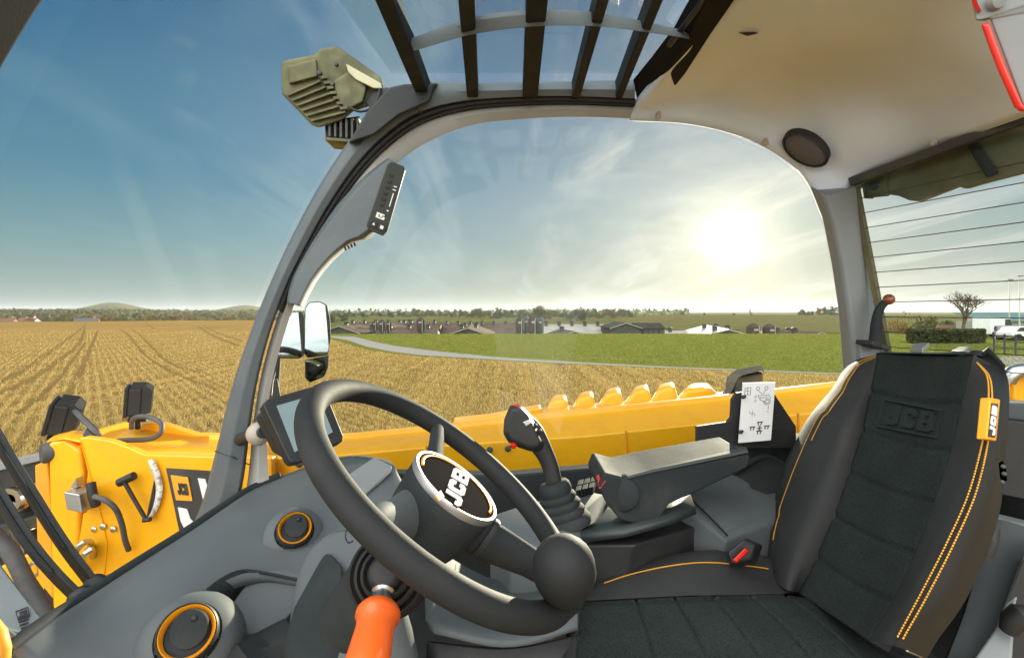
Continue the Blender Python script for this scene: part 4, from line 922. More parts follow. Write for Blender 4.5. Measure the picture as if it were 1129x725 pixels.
# ribbed engine cover beyond the boom: six raised louvres
ec = thing('engine_cover', 'yellow engine cover with a row of raised wedge louvres beyond the boom', 'engine cover', P(690, 470, 2.6))
MB().loft([[P(500, 466, 2.35), P(500, 460, 2.5), P(500, 470, 3.0), P(500, 560, 3.0), P(500, 560, 2.35)], [P(600, 455, 2.35), P(600, 449, 2.5), P(600, 452, 3.0), P(600, 560, 3.0), P(600, 560, 2.35)], [P(805, 436, 2.35), P(800, 432, 2.5), P(800, 436, 3.0), P(800, 560, 3.0), P(805, 560, 2.35)]]).build('cover', M['yellow'], ec, bevel=.01)
wd = [(598, 459, 609, 438, 622, 437, 629, 456, 2.44), (627, 456, 640, 434, 651, 433, 659, 453, 2.44), (655, 453, 670, 430, 681, 429, 690, 450, 2.44), (684, 450, 701, 427, 712, 426, 721, 447, 2.44), (714, 447, 728, 425, 741, 423, 750, 444, 2.44), (742, 443, 760, 425, 778, 425, 797, 438, 2.44)]
for a, b, c, d, e, f, g, h, dd in wd:
    mb = MB().loft([[P(a, b, dd), P(c - 2, d + 4, dd + .02), P(e + 2, f + 2, dd + .02), P(g, h, dd), P(g, h + 14, dd), P(a, b + 14, dd)],
                    [P(a + 2, b - 2, dd + .10), P(c, d - 2, dd + .12), P(e + 2, f - 3, dd + .12), P(g - 2, h - 2, dd + .10), P(g - 2, h + 14, dd + .1), P(a + 2, b + 14, dd + .1)],
                    [P(a + 6, b, dd + .45), P(c + 3, d + 2, dd + .45), P(e + 4, f, dd + .45), P(g - 4, h, dd + .45), P(g - 4, h + 14, dd + .45), P(a + 6, b + 14, dd + .45)]])
    mb.build('louvre', M['yellow'], ec, bevel=.02, seg=3, angle=60)
MB().plate([P(505, 466, 2.36), P(596, 449, 2.36), P(599, 458, 2.36), P(505, 474, 2.36)], (0, .1, 0)).build('front_flange', M['yellow'], ec, bevel=.01)
ex = thing('air_intake_cowl', 'silver grey curved cowl standing beyond the boom behind the instruction card', 'cowl', P(820, 430, 2.3))
MB().loft([[P(x, y, 2.2), P(x2, y2, 2.2), P(x2, y2, 2.5), P(x, y, 2.5)] for x, y, x2, y2 in ((797, 437, 803, 439), (801, 424, 809, 427), (805, 412, 813, 417), (812, 407, 818, 414), (838, 402, 840, 408), (842, 406, 842, 412))]).build('hood', M['dash'], ex, bevel=.01, angle=60)
MB().plate([P(811, 417, 2.28), P(842, 410, 2.28), P(842, 450, 2.28), P(806, 452, 2.28)], (0, .1, 0)).build('duct', M['dash'], ex, bevel=.01)
MB().plate([P(806, 436, 2.26), P(820, 432, 2.26), P(820, 446, 2.26), P(804, 450, 2.26)], (0, .1, 0)).build('foot', M['black'], ex, bevel=.006)
rv = thing('rear_bodywork', 'yellow rear bodywork corner with grey capped top glimpsed through the rear window beside the seat', 'bodywork', P(1130, 430, 2.2))
MB().loft([[P(1112, 412, 2.1), P(1150, 400, 2.1), P(1200, 400, 2.1), P(1200, 460, 2.1), P(1114, 446, 2.1)], [P(1114, 412, 2.5), P(1150, 402, 2.5), P(1200, 402, 2.5), P(1200, 460, 2.5), P(1116, 446, 2.5)]]).build('corner', M['yellow'], rv, bevel=.03)
MB().tube(spline([P(1110, 420, 2.08), P(1116, 412, 2.07), P(1124, 409, 2.07), P(1140, 408, 2.07), P(1180, 408, 2.07)], 14), .03, 10).build('cap_tube', M['metal'], rv)

# ------------------------------------------------------------------ carriage, wipers and pieces at the lower left
cg = thing('fork_carriage', 'black fork carriage frame with pale top edge beyond the boom nose', 'carriage', P(10, 540, 2.5))
MB().bar(P(-60, 528, 2.4), P(56, 500, 2.4), .10, .035).build('top_edge', M['dash_pale'], cg, bevel=.004)
MB().plate([P(-60, 534, 2.36), P(56, 504, 2.36), P(56, 528, 2.36), P(-60, 552, 2.36)], (0, .05, 0)).build('upper_rail', M['black'], cg, bevel=.004)
MB().plate([P(-60, 556, 2.42), P(56, 532, 2.42), P(56, 536, 2.42), P(-60, 562, 2.42)], (0, .05, 0)).build('rail_lip', M['dash_pale'], cg)
MB().plate([P(-60, 566, 2.45), P(50, 540, 2.45), P(50, 660, 2.45), P(-60, 690, 2.45)], (0, .05, 0)).build('back_plate', M['black'], cg)
for x, y in ((16, 558), (6, 584), (30, 578)):
    MB().bar(P(x - 8, y + 5, 2.40), P(x + 8, y - 1, 2.40), .05, .05).build('bracket', M['metal'], cg, bevel=.006)
MB().revolve([(.055, 0), (.055, .03), (.03, .03), (.03, 0)], P(17, 549, 2.38), (0, -1, 0), 16).build('ring', M['metal'], cg, angle=40)
MB().plate([P(8, 540, 2.39), P(26, 537, 2.39), P(28, 560, 2.39), P(8, 562, 2.39)], (0, .02, 0)).build('mount_plate', M['yellow_deep'], cg, bevel=.004)
MB().bar(P(-50, 596, 2.38), P(48, 572, 2.38), .07, .05).build('lower_rail', M['decal_black'], cg, bevel=.005)
MB().tube(spline([P(10, 555, 2.3), P(16, 580, 2.28), P(20, 600, 2.28), P(22, 625, 2.3)], 16), .018, 8).build('hose', M['hose'], cg)
gd = thing('front_guard', 'yellow front guard plate with a ring bolt below the fork carriage', 'guard', P(30, 640, 1.9))
MB().plate([P(-20, 634, 1.95), P(22, 614, 1.95), P(48, 605, 1.95), P(62, 670, 1.95), P(-20, 760, 1.95)], (0, .08, 0)).build('plate', M['yellow'], gd, bevel=.008)
MB().plate([P(44, 606, 1.90), P(62, 660, 1.90), P(80, 690, 1.90), P(52, 694, 1.90)], (0, .05, 0)).build('side_plate', M['black'], gd, bevel=.004)
MB().plate([P(52, 600, 1.93), P(90, 610, 1.93), P(105, 690, 1.93), P(66, 690, 1.93)], (0, .05, 0)).build('inner_plate', M['yellow_deep'], gd, bevel=.004)
MB().tube([P(38 + 6 * math.cos(a), 627 + 7 * math.sin(a), 1.92) for a in [k * math.pi / 10 for k in range(20)]], .007, 6, closed=True).build('ring_bolt', M['metal'], gd)
for lab, pts, r, zz in (('black wiper arm running down to the scuttle, the lower and nearer of two', [(-30, 492), (0, 548), (32, 598), (60, 632), (90, 662)], .017, 1.02), ('black wiper arm running down to the scuttle, the upper and thinner of two', [(-30, 430), (0, 488), (35, 545), (70, 600), (106, 648)], .0165, 1.08)):
    w = thing('wiper_arm', lab, 'wiper', P(*pts[-1], zz))
    a = [P(x, y, zz + .0 * i) for i, (x, y) in enumerate(pts)]
    sm = spline(a, 16)
    MB().loft([[p + V((r, 0, r * .4)), p + V((0, -r * .5, r)), p + V((-r, 0, -r * .4)), p + V((0, r * .5, -r))] for p in sm]).build('arm', M['black'], w, bevel=.002)
    MB().tube([p + V((.004, -.012, .010)) for p in sm[2:13]], .004, 6).build('blade', M['rubber'], w)
    MB().revolve([(.022, -.01), (.022, .01), (.015, .016), (.0003, .016)], a[-1] + V((0, 0, .005)), (.3, -.7, .6), 16).build('hub', M['black'], w, angle=50)
hs = thing('black_hose', 'curved black hose sweeping down between the wiper arms and the front guard', 'hose', P(20, 620, 1.6))
hs2 = MB().tube(spline([P(-30, 570, 1.5), P(0, 596, 1.5), P(14, 612, 1.5), P(28, 640, 1.5), P(46, 668, 1.5), P(60, 700, 1.5)], 20), .022, 10).build('tube', M['hose'], hs)
pn = thing('side_plate_with_label', 'flat grey plate with small printed maker label at the lower left edge', 'plate', P(20, 660, 1.0))
nq = plane3(P(-10, 612, 1.02), P(0, 622, 1.02), P(50, 690, .92))
MB().plate([P(-40, 590, 1.04), P(0, 620, 1.01), P(22, 650, .98), P(53, 688, .93), P(36, 702, .90), P(0, 690, .90), P(-40, 680, .90)], V((-.02, .02, -.02))).build('plate', M['dash_pale'], pn, bevel=.004)
lq = [(20, 684), (33, 678), (31, 668), (17, 673)]
lpn = plane3(P(0, 620, 1.01), P(53, 688, .93), P(0, 690, .90))
ml = MB()
for a, b, c, d in ((0, 0, 1, .08), (0, .92, 1, 1), (0, .08, .05, .92), (.95, .08, 1, .92)):
    ml.plate([PP(*bil(lq, u, v), lpn, .003) for u, v in ((a, b), (c, b), (c, d), (a, d))], lpn[1] * -.001)
letters(ml, 'JCB', lambda u, v: PP(*bil(lq, .12 + .76 * u, .2 + .6 * v), lpn, .003), lpn[1] * -.001)
for k in range(4):
    q2 = [(x + 2 + k * 1.2, y + 7 + k * 3.6) for x, y in lq]
    ml.plate([PP(*bil(q2, u, v), lpn, .003) for u, v in ((0, .8), (.9 - .1 * k, .8), (.9 - .1 * k, .95), (0, .95))], lpn[1] * -.001)
ml.build('printed_label', M['ink'], pn, smooth=False)
yh = thing('grab_handle', 'yellow and pale grey grab handle end at the bottom left corner', 'handle', P(8, 705, .8))
MB().loft([[P(-20, 690, .78), P(2, 688, .78), P(30, 706, .78), P(34, 740, .77), P(-20, 760, .77)], [P(-20, 690, .84), P(4, 688, .84), P(32, 706, .84), P(36, 740, .83), P(-20, 760, .83)]]).build('mount', M['dash'], yh, bevel=.012)
MB().tube([P(-14, 688, .75), P(-4, 700, .745), P(0, 716, .74), P(-2, 740, .74)], .013, 14).build('grip', M['yellow_deep'], yh)
MB().plate([P(38, 724, .775), P(44, 720, .775), P(58, 726, .77), P(60, 738, .77), P(40, 736, .77)], (0, -.004, 0)).build('switch', M['black'], yh, bevel=.002)

# ------------------------------------------------------------------ work lights
def worklight(lab, cx, cy, d, flip, s, lean):
    t = thing('work_light', lab, 'work light', P(cx, cy + 20 * s, d), 'black work lights on the boom nose')
    R_ = Matrix.Rotation(math.radians(lean), 3, 'Y') @ Matrix.Rotation(math.radians(32), 3, 'Z')
    c0 = P(cx, cy, d); k = .053 * s
    def q(x, y, z): return c0 + R_ @ V((x * k, y * k, z * k))
    MB().add([q(-.6, -1, -1), q(.3, -1, -1), q(.3, 1, -1), q(-.6, 1, -1), q(-.6, -1, 1), q(.3, -1, 1), q(.3, 1, 1), q(-.6, 1, 1)], [(3, 2, 1, 0), (4, 5, 6, 7), (0, 1, 5, 4), (1, 2, 6, 5), (2, 3, 7, 6), (3, 0, 4, 7)]).build('housing', M['black'], t, bevel=.008)
    MB().add([q(-.75, -1.06, -1.06), q(-.5, -1.06, -1.06), q(-.5, 1.06, -1.06), q(-.75, 1.06, -1.06), q(-.75, -1.06, 1.06), q(-.5, -1.06, 1.06), q(-.5, 1.06, 1.06), q(-.75, 1.06, 1.06)], [(3, 2, 1, 0), (4, 5, 6, 7), (0, 1, 5, 4), (1, 2, 6, 5), (2, 3, 7, 6), (3, 0, 4, 7)]).build('bezel', M['rubber'], t, bevel=.004)
    for i in range(7):
        y = -.9 + i * .3
        MB().plate([q(.28, y - .05, -.95), q(.85, y - .05, -.75), q(.9, y - .05, .85), q(.5, y - .05, 1.2), q(-.4, y - .05, 1.2), q(-.4, y - .05, .98), q(.28, y - .05, .98)], R_ @ V((0, .1 * k, 0))).build('fin', M['black'], t)
    MB().tube([q(0, -.5, -1.0), q(.1, -.3, -1.6), q(.1, 0, -2.0)], .011 * s, 8).build('stem', M['black'], t)
    MB().plate([q(-.5, -.6, -1.25), q(.6, -.6, -1.25), q(.6, .6, -1.25), q(-.5, .6, -1.25)], V((0, 0, -.012))).build('bracket', M['rubber'], t, bevel=.002)
    return t
w1 = worklight('black finned work light at the very front of the boom nose, tilted to one side', 70, 459, 1.88, 0, 1.05, 16)
MB().tube(spline([P(82, 452, 1.86), P(92, 462, 1.82), P(104, 474, 1.80), P(110, 481, 1.80)], 14), .010, 8).build('cable', M['hose'], w1)
MB().frustum([P(90, 482, 1.78), P(96, 470, 1.80), P(108, 481, 1.78), P(100, 484, 1.76)], [P(90, 482, 1.9), P(96, 470, 1.9), P(108, 481, 1.9), P(100, 484, 1.9)]).build('cable_block', M['black'], w1, bevel=.01)
w2 = worklight('black finned work light standing upright further back on the boom, above a looped cable', 152, 441, 1.98, 0, 1.0, 4)
MB().tube(spline([P(145, 472, 1.93), P(146, 463, 1.92), P(153, 459, 1.90), P(166, 460, 1.88), P(178, 467, 1.86), P(176, 478, 1.84), P(164, 484, 1.83), P(140, 485, 1.80), P(127, 486, 1.79)], 40), .009, 8).build('cable', M['hose'], w2)
# upper olive work lamp on the roof corner
ul = thing('roof_work_lamp', 'dusty olive coloured boxy work lamp on a bracket at the front corner of the roof', 'work lamp', P(400, 105, 1.5))
def fr2(poly, d0, d1, name, m, **k):
    return MB().frustum([P(x, y, d0) for x, y in poly], [P(x, y, d1) for x, y in poly]).build(name, m, ul, **k)
fr2([(310, 70), (314, 67), (349, 60), (352, 54), (372, 51), (421, 86), (423, 97), (405, 118), (390, 123), (378, 132), (352, 141), (344, 138), (311, 104)], 1.46, 1.62, 'housing', M['olive'], bevel=.012, seg=3)
MB().frustum([P(x, y, 1.445) for x, y in ((318, 74), (348, 66), (350, 84), (320, 92))], [P(x, y, 1.47) for x, y in ((316, 72), (350, 64), (352, 88), (318, 94))]).build('lens_panel', M['olive'], ul, bevel=.004)
for i in range(6):
    t = i / 5
    a = V((316, 104)).lerp(V((342, 132)), t); b = V((352, 88)).lerp(V((380, 122)), t)
    MB().frustum([P(a.x, a.y, 1.45), P(b.x, b.y, 1.445), P(b.x + 1.5, b.y + 1.8, 1.445), P(a.x + 1.5, a.y + 1.8, 1.45)], [P(a.x, a.y, 1.47), P(b.x, b.y, 1.47), P(b.x + 1.5, b.y + 1.8, 1.47), P(a.x + 1.5, a.y + 1.8, 1.47)]).build('cooling_fin', M['olive'], ul)
for i in range(7):
    a = V((353, 84)).lerp(V((374, 118)), i / 6)
    MB().frustum([P(a.x, a.y, 1.44), P(a.x + 7, a.y - 1, 1.44), P(a.x + 8, a.y + 2, 1.44), P(a.x + 1, a.y + 3, 1.44)], [P(a.x, a.y, 1.47), P(a.x + 7, a.y - 1, 1.47), P(a.x + 8, a.y + 2, 1.47), P(a.x + 1, a.y + 3, 1.47)]).build('cooling_fin', M['olive'], ul)
MB().frustum([P(x, y, 1.44) for x, y in ((368, 90), (388, 78), (404, 96), (400, 112), (382, 122), (372, 108))], [P(x, y, 1.48) for x, y in ((364, 88), (388, 74), (408, 96), (402, 116), (382, 126), (368, 110))]).build('rear_cover', M['olive'], ul, bevel=.006)
MB().frustum([P(x, y, 1.43) for x, y in ((381, 70), (420, 92), (422, 98), (412, 98), (392, 88), (384, 80))], [P(x, y, 1.46) for x, y in ((381, 70), (420, 92), (422, 98), (412, 98), (392, 88), (384, 80))]).build('bracket', mat('pale_olive_bracket', (.45, .42, .27), .5, var=.1), ul, bevel=.004)
MB().frustum([P(402, 112, 1.45), P(412, 100, 1.45), P(428, 96, 1.42), P(426, 112, 1.42), P(412, 124, 1.44)], [P(402, 112, 1.50), P(412, 100, 1.50), P(428, 96, 1.50), P(426, 112, 1.5), P(412, 124, 1.5)]).build('mount_foot', M['black'], ul, bevel=.004)
MB().tube(spline([P(384, 118, 1.43), P(396, 123, 1.42), P(408, 120, 1.42), P(416, 110, 1.42), P(419, 98, 1.43)], 18), .0035, 8).build('cable', M['rubber'], ul)
for x, y in ((388, 79), (352, 80), (366, 92), (370, 70)):
    MB().revolve([(.006, -.01), (.006, .002), (.0003, .003)], P(x, y, 1.44), (0, -1, 0), 10).build('screw', M['hose'], ul, angle=40)
l2 = thing('small_work_lamp', 'small black finned work lamp hanging under the olive roof lamp', 'work lamp', P(378, 145, 1.5))
MB().frustum([P(358, 133, 1.50), P(397, 128, 1.50), P(397, 157, 1.50), P(359, 153, 1.50)], [P(358, 133, 1.58), P(397, 128, 1.58), P(397, 157, 1.58), P(359, 153, 1.58)]).build('housing', M['black'], l2, bevel=.004)
for i in range(6):
    x = 362 + i * 6.2
    MB().plate([P(x, 134 - i * .8, 1.47), P(x + 2.4, 134 - i * .8, 1.47), P(x + 2.4, 150 + i * .6, 1.47), P(x, 150 + i * .6, 1.47)], (0, .035, 0)).build('fin', M['hose'], l2)
MB().plate([P(358, 151, 1.465), P(397, 154, 1.465), P(397, 158, 1.465), P(358, 154.5, 1.465)], (0, .08, 0)).build('lower_lip', M['olive'], l2, bevel=.002)
MB().tube([P(376, 132, 1.49), P(374, 122, 1.49)], .012, 8).build('stem', M['rubber'], l2)

# ------------------------------------------------------------------ mirrors beyond the window
mi = thing('wing_mirror', 'tall rear view mirror with lower wide angle glass and amber lamp', 'mirror', P(335, 430, 1.75))
m1 = [(337, 340), (341, 334), (352, 333), (360, 337), (363, 350), (364, 372), (361, 390), (340, 393), (336, 388)]
m2 = [(337, 397), (362, 392), (361, 405), (357, 415), (342, 421), (337, 416)]
m3 = [(308, 350), (314, 345), (331, 344), (334, 350), (335, 390), (330, 394), (309, 394), (306, 388)]
for nm, pg, d in (('main_mirror', m1, 1.74), ('lower_mirror', m2, 1.735), ('side_mirror', m3, 1.70)):
    cx_ = sum(p[0] for p in pg) / len(pg); cy_ = sum(p[1] for p in pg) / len(pg)
    big_ = [((x - cx_) * 1.07 + cx_, (y - cy_) * 1.05 + cy_) for x, y in pg]
    h = MB().frustum([P(x, y, d) for x, y in big_], [P((x - cx_) * .9 + cx_, (y - cy_) * .9 + cy_, d + .05) for x, y in big_]).build(nm, M['black'], mi, bevel=.004)
    MB().frustum([P(x, y, d - .012 + (x - cx_) * .0012 + (cy_ - y) * .0001) for x, y in pg], [P(x, y, d + .003) for x, y in pg]).build('glass', M['mirror'], h)
MB().frustum([P(338, 401, 1.728), P(343, 399, 1.728), P(341, 416, 1.728), P(338, 414, 1.728)], [P(338, 401, 1.74), P(343, 399, 1.74), P(341, 416, 1.74), P(338, 414, 1.74)]).build('amber_lamp', M['amber'], mi, bevel=.003)
MB().tube([P(306, 392, 1.72), P(304, 420, 1.72), P(303, 450, 1.72), P(300, 480, 1.72)], .012, 10).build('arm', M['black'], mi)
MB().frustum([P(292, 424, 1.70), P(306, 416, 1.70), P(310, 440, 1.70), P(296, 446, 1.70)], [P(292, 424, 1.78), P(306, 416, 1.78), P(310, 440, 1.78), P(296, 446, 1.78)]).build('arm_bracket', M['black'], mi, bevel=.006)
# ================================================================== LANDSCAPE
def hgt(x, y):
    """ground height: flat field, a dip with the farm in it, hills far beyond"""
    r = math.hypot(x, y)
    if y <= 1: return 0.0
    t = x / y
    right = sstep(-.46, -.34, t)
    dip = -4.2 * sstep(56, 92, y) * right
    # the far slope behind the sheds climbs to the skyline
    sl = sstep(.12, .34, t)
    far_r = lerp(3.2, 4.6, sl) * sstep(165, lerp(520, 400, sl), y)
    val = -9.0 * sstep(195, 330, r) * (1 - right)
    back = sstep(500, 1400, r) * (1 - right) * 10
    z = dip + (far_r + 0) * right + val + back
    if y > 20: z += .10 * noise.noise(V((x * .02, y * .02, 0))) * sstep(20, 60, y)
    hill = 0
    hill += 38 * math.exp(-((t + .78) / .06) ** 2) + 30 * math.exp(-((t + .52) / .05) ** 2) + 10 + 6 * noise.noise(V((t * 6, 0, 3)))
    hill2 = 16 * math.exp(-((t - .06) / .10) ** 2) + 7 + 5 * noise.noise(V((t * 5, 2, 3)))
    z += sstep(1500, 2900, r) * lerp(hill, hill2, right)
    return z
def interp(tab, x):
    if x <= tab[0][0]: return tab[0][1]
    for (a, b), (c, d) in zip(tab, tab[1:]):
        if x <= c: return lerp(b, d, (x - a) / (c - a))
    return tab[-1][1]
HF = H * F
# boundaries as depths on the flat field, read against the bearing
RL = [(300, 352.0), (340, 365), (363, 371.3), (383, 374.6), (404, 381.8), (431, 387.2), (466, 391.4), (560, 397.0), (640, 401), (743, 405.6), (930, 412.5), (1129, 416)]
RU = [(300, 352.0), (340, 365), (363, 370.2), (392, 370.9), (413, 376.6), (440, 381.6), (484, 387.2), (560, 394.4), (640, 399.0), (743, 404.2), (930, 411.2), (1129, 414.6)]
ST = [(300, 352.0), (340, 365), (363, 373.0), (380, 378), (404, 385.5), (431, 389.4), (466, 393.0), (560, 398.2), (640, 402.0), (743, 406.4), (930, 413.4), (1129, 417)]
def dep(tab, px): return HF / (interp(tab, px) - CY)
cols = []
a = -178.0
while a < 178.01:
    cols.append(a); a += .6 if -62 < a < 58 else 6
def gp(ang, r, dz=0):
    x, y = math.sin(ang) * r, math.cos(ang) * r
    return V((x, y, hgt(x, y) + dz))
def bearing(ang):
    if abs(ang) > math.radians(65): return None
    return CX + F * math.tan(ang)
def bounds(ang):
    px = bearing(ang); c = math.cos(ang)
    if px is None or px < 300: 
        if px is None and ang > 0: return 24, 24.4, 25, 95
        return 190, 190, 190, 190
    px = min(px, 1129)
    b0, b1, b2 = dep(ST, px) / c, dep(RL, px) / c, dep(RU, px) / c
    return b0, b1, b2, max(b2, lerp(b2, 100 / c, sstep(335, 375, px)))
def strip_mesh(name, mat_, ra, rb, n, label=None, lim=None, log=True):
    mb = MB(); prev = None
    for a in cols:
        if lim and not (lim[0] <= a <= lim[1]): prev = None; continue
        ang = math.radians(a); r0, r1 = ra(ang), rb(ang)
        row = []
        for k in range(n + 1):
            t = k / n
            r = r0 * (r1 / r0) ** t if log else lerp(r0, r1, t)
            row.append(gp(ang, r))
        if prev: mb.grid([prev, row])
        prev = row
    o = mb.build(name, mat_, None, angle=180)
    tag(o, label, None, None, 'structure'); return o

def ground_mat(name, c1, c2, c3, s1, s2, rows=None, bump=.6, bs=14, mottled=None):
    m = bpy.data.materials.new(name); m.use_nodes = True; nt = m.node_tree; b = nt.nodes['Principled BSDF']
    b.inputs['Roughness'].default_value = 1; b.inputs['Specular IOR Level'].default_value = 0
    geo = nd(nt, 'ShaderNodeNewGeometry'); L = nt.links
    def noi(sc, det, stretch=None, rot=0):
        mp = nd(nt, 'ShaderNodeMapping'); L.new(geo.outputs['Position'], mp.inputs['Vector'])
        mp.inputs['Rotation'].default_value = (0, 0, rot)
        if stretch: mp.inputs['Scale'].default_value = stretch
        n = nd(nt, 'ShaderNodeTexNoise'); n.inputs['Scale'].default_value = sc; n.inputs['Detail'].default_value = det; n.inputs['Roughness'].default_value = .65
        L.new(mp.outputs[0], n.inputs['Vector']); return n.outputs['Fac']
    def ramp(f, lo, hi, ca, cb):
        r = nd(nt, 'ShaderNodeValToRGB'); r.color_ramp.elements[0].position = lo; r.color_ramp.elements[1].position = hi
        r.color_ramp.elements[0].color = (*ca, 1); r.color_ramp.elements[1].color = (*cb, 1); L.new(f, r.inputs['Fac']); return r.outputs['Color']
    def mix(f, a, bb, mode='MIX'):
        x = nd(nt, 'ShaderNodeMix', data_type='RGBA', blend_type=mode)
        if isinstance(f, float): x.inputs[0].default_value = f
        else: L.new(f, x.inputs[0])
        L.new(a, x.inputs[6]); L.new(bb, x.inputs[7]); return x.outputs[2]
    fine = noi(s1, 8); coarse = noi(s2, 5)
    col = mix(coarse, ramp(fine, .3, .7, c1, c2), ramp(fine, .35, .65, c1, c3))
    if rows:
        st = noi(1, 4, (rows[1], rows[1] * .012, 1), rows[0])
        col = mix(.85, col, ramp(st, .40, .60, (.55, .52, .48), (1.15, 1.12, 1.05)), 'MULTIPLY')
    L.new(col, b.inputs['Base Color'])
    bp = nd(nt, 'ShaderNodeBump'); bp.inputs['Strength'].default_value = bump; bp.inputs['Distance'].default_value = .12
    L.new(noi(bs, 6), bp.inputs['Height']); L.new(bp.outputs['Normal'], b.inputs['Normal'])
    return m
ROW = math.atan2(-.83, 1)                       # the drills run towards the far left
G_st = ground_mat('stubble_soil', (.20, .125, .045), (.48, .335, .125), (.38, .255, .09), 5, .12, rows=(ROW, 2.2), bs=9)
G_gr = ground_mat('meadow_grass', (.10, .125, .02), (.21, .225, .045), (.19, .175, .045), .9, .035, bs=3, bump=.8)
G_far = ground_mat('far_farmland', (.075, .095, .025), (.15, .15, .045), (.16, .11, .04), .02, .006, bs=.05, bump=.3)
G_plo = ground_mat('ploughed_slope', (.12, .095, .035), (.17, .14, .05), (.10, .12, .03), .12, .02, bs=.4, bump=.5)
G_road = ground_mat('track_surface', (.26, .25, .24), (.36, .34, .32), (.30, .27, .23), 3, .3, bs=20, bump=.2)
G_verge = ground_mat('verge_grass', (.07, .09, .015), (.20, .21, .035), (.25, .19, .06), 3, .3, bs=5, bump=.8)
strip_mesh('stubble_field', G_st, lambda a: .3, lambda a: bounds(a)[0], 46)
strip_mesh('verge', G_verge, lambda a: bounds(a)[0], lambda a: bounds(a)[1], 2, lim=(-25, 64))
strip_mesh('track', G_road, lambda a: bounds(a)[1], lambda a: bounds(a)[2], 2, lim=(-25, 64))
strip_mesh('meadow', G_gr, lambda a: bounds(a)[2], lambda a: max(bounds(a)[3], bounds(a)[2] + .01), 26, lim=(-25, 180))
plo = lambda a: math.radians(12.5) < a < math.radians(32.5)
def farstart(a):
    return bounds(a)[3] if not (a > math.radians(64) and bounds(a)[3] < 95) else 95
strip_mesh('far_land', G_far, lambda a: farstart(a), lambda a: 5200, 60)
slope = MB(); prev = None
for i in range(40):
    ang = math.radians(lerp(11.5, 33, i / 39)); row = []
    for k in range(20):
        r = lerp(205 + 14 * math.sin(i * .3), 440, k / 19)
        row.append(gp(ang, r, .25))
    if prev: slope.grid([prev, row])
    prev = row
tag(slope.build('ploughed_slope', G_plo, None, angle=180), kind='structure')
# wheel tracks in the stubble
G_trk = ground_mat('wheel_track_soil', (.13, .085, .03), (.31, .21, .075), (.22, .145, .05), 7, .5, bs=9)
trk = MB(); TRACK = {}
for path, w in (([(-30, 432), (5, 419.6), (48, 393), (82, 368), (92, 360), (96, 356)], .40), ([(0, 433), (34.5, 418), (66, 396), (88, 377), (94, 360.5)], .40),
                ([(60, 450), (85, 417), (104, 374), (108, 364)], .34), ([(20, 456), (50, 432), (72, 408), (94, 378)], .22),
                ([(143, 361), (153, 368), (173, 388), (191, 402), (226, 412)], .3), ([(132, 362), (141, 369), (159, 390), (190, 410), (240, 430)], .3),
                ([(160, 356), (170, 362)], .5), ([(218, 359), (231, 368), (262, 381)], .5), ([(224, 358), (240, 367), (268, 376)], .4),
                ([(375, 389), (430, 398), (560, 406), (800, 422)], .18), ([(372, 396), (450, 408), (600, 416)], .16), ([(380, 412), (520, 426), (640, 434)], .16)):
    q = [PG(*p) for p in path]
    q = spline(q, 60); l = []; r = []
    for i in range(60):
        t = (q[min(i + 1, 59)] - q[max(i - 1, 0)]).normalized(); s = V((-t.y, t.x, 0))
        wv = w * .8 * (.7 + .5 * noise.noise(V((i * .35, w * 9, path[0][0]))))
        z = hgt(q[i].x, q[i].y) + .006
        l.append(V((q[i].x, q[i].y, 0)) + s * wv * .5 + V((0, 0, z))); r.append(V((q[i].x, q[i].y, 0)) - s * wv * .5 + V((0, 0, z)))
    trk.grid([l, r])
    for i in range(59):
        for t_ in (0, .25, .5, .75):
            c_ = q[i].lerp(q[i + 1], t_); TRACK.setdefault((int(c_.x // .5), int(c_.y // .5)), []).append((c_.x, c_.y, w))
tag(trk.build('wheel_track', G_trk, None, angle=180), kind='structure')

# standing stubble
def leafmat(name, c1, c2, rough=.8, trans=.25):
    m = bpy.data.materials.new(name); m.use_nodes = True; nt = m.node_tree; b = nt.nodes['Principled BSDF']
    g = nd(nt, 'ShaderNodeNewGeometry'); r = nd(nt, 'ShaderNodeValToRGB')
    r.color_ramp.elements[0].color = (*c1, 1); r.color_ramp.elements[1].color = (*c2, 1)
    nt.links.new(g.outputs['Random Per Island'], r.inputs['Fac']); nt.links.new(r.outputs['Color'], b.inputs['Base Color'])
    b.inputs['Roughness'].default_value = rough; b.inputs['Specular IOR Level'].default_value = .25
    if trans:
        t = nd(nt, 'ShaderNodeBsdfTranslucent'); nt.links.new(r.outputs['Color'], t.inputs['Color'])
        mx = nd(nt, 'ShaderNodeMixShader'); mx.inputs[0].default_value = trans
        nt.links.new(b.outputs[0], mx.inputs[1]); nt.links.new(t.outputs[0], mx.inputs[2]); nt.links.new(mx.outputs[0], nt.nodes['Material Output'].inputs['Surface'])
    return m
rnd = random.Random(3)
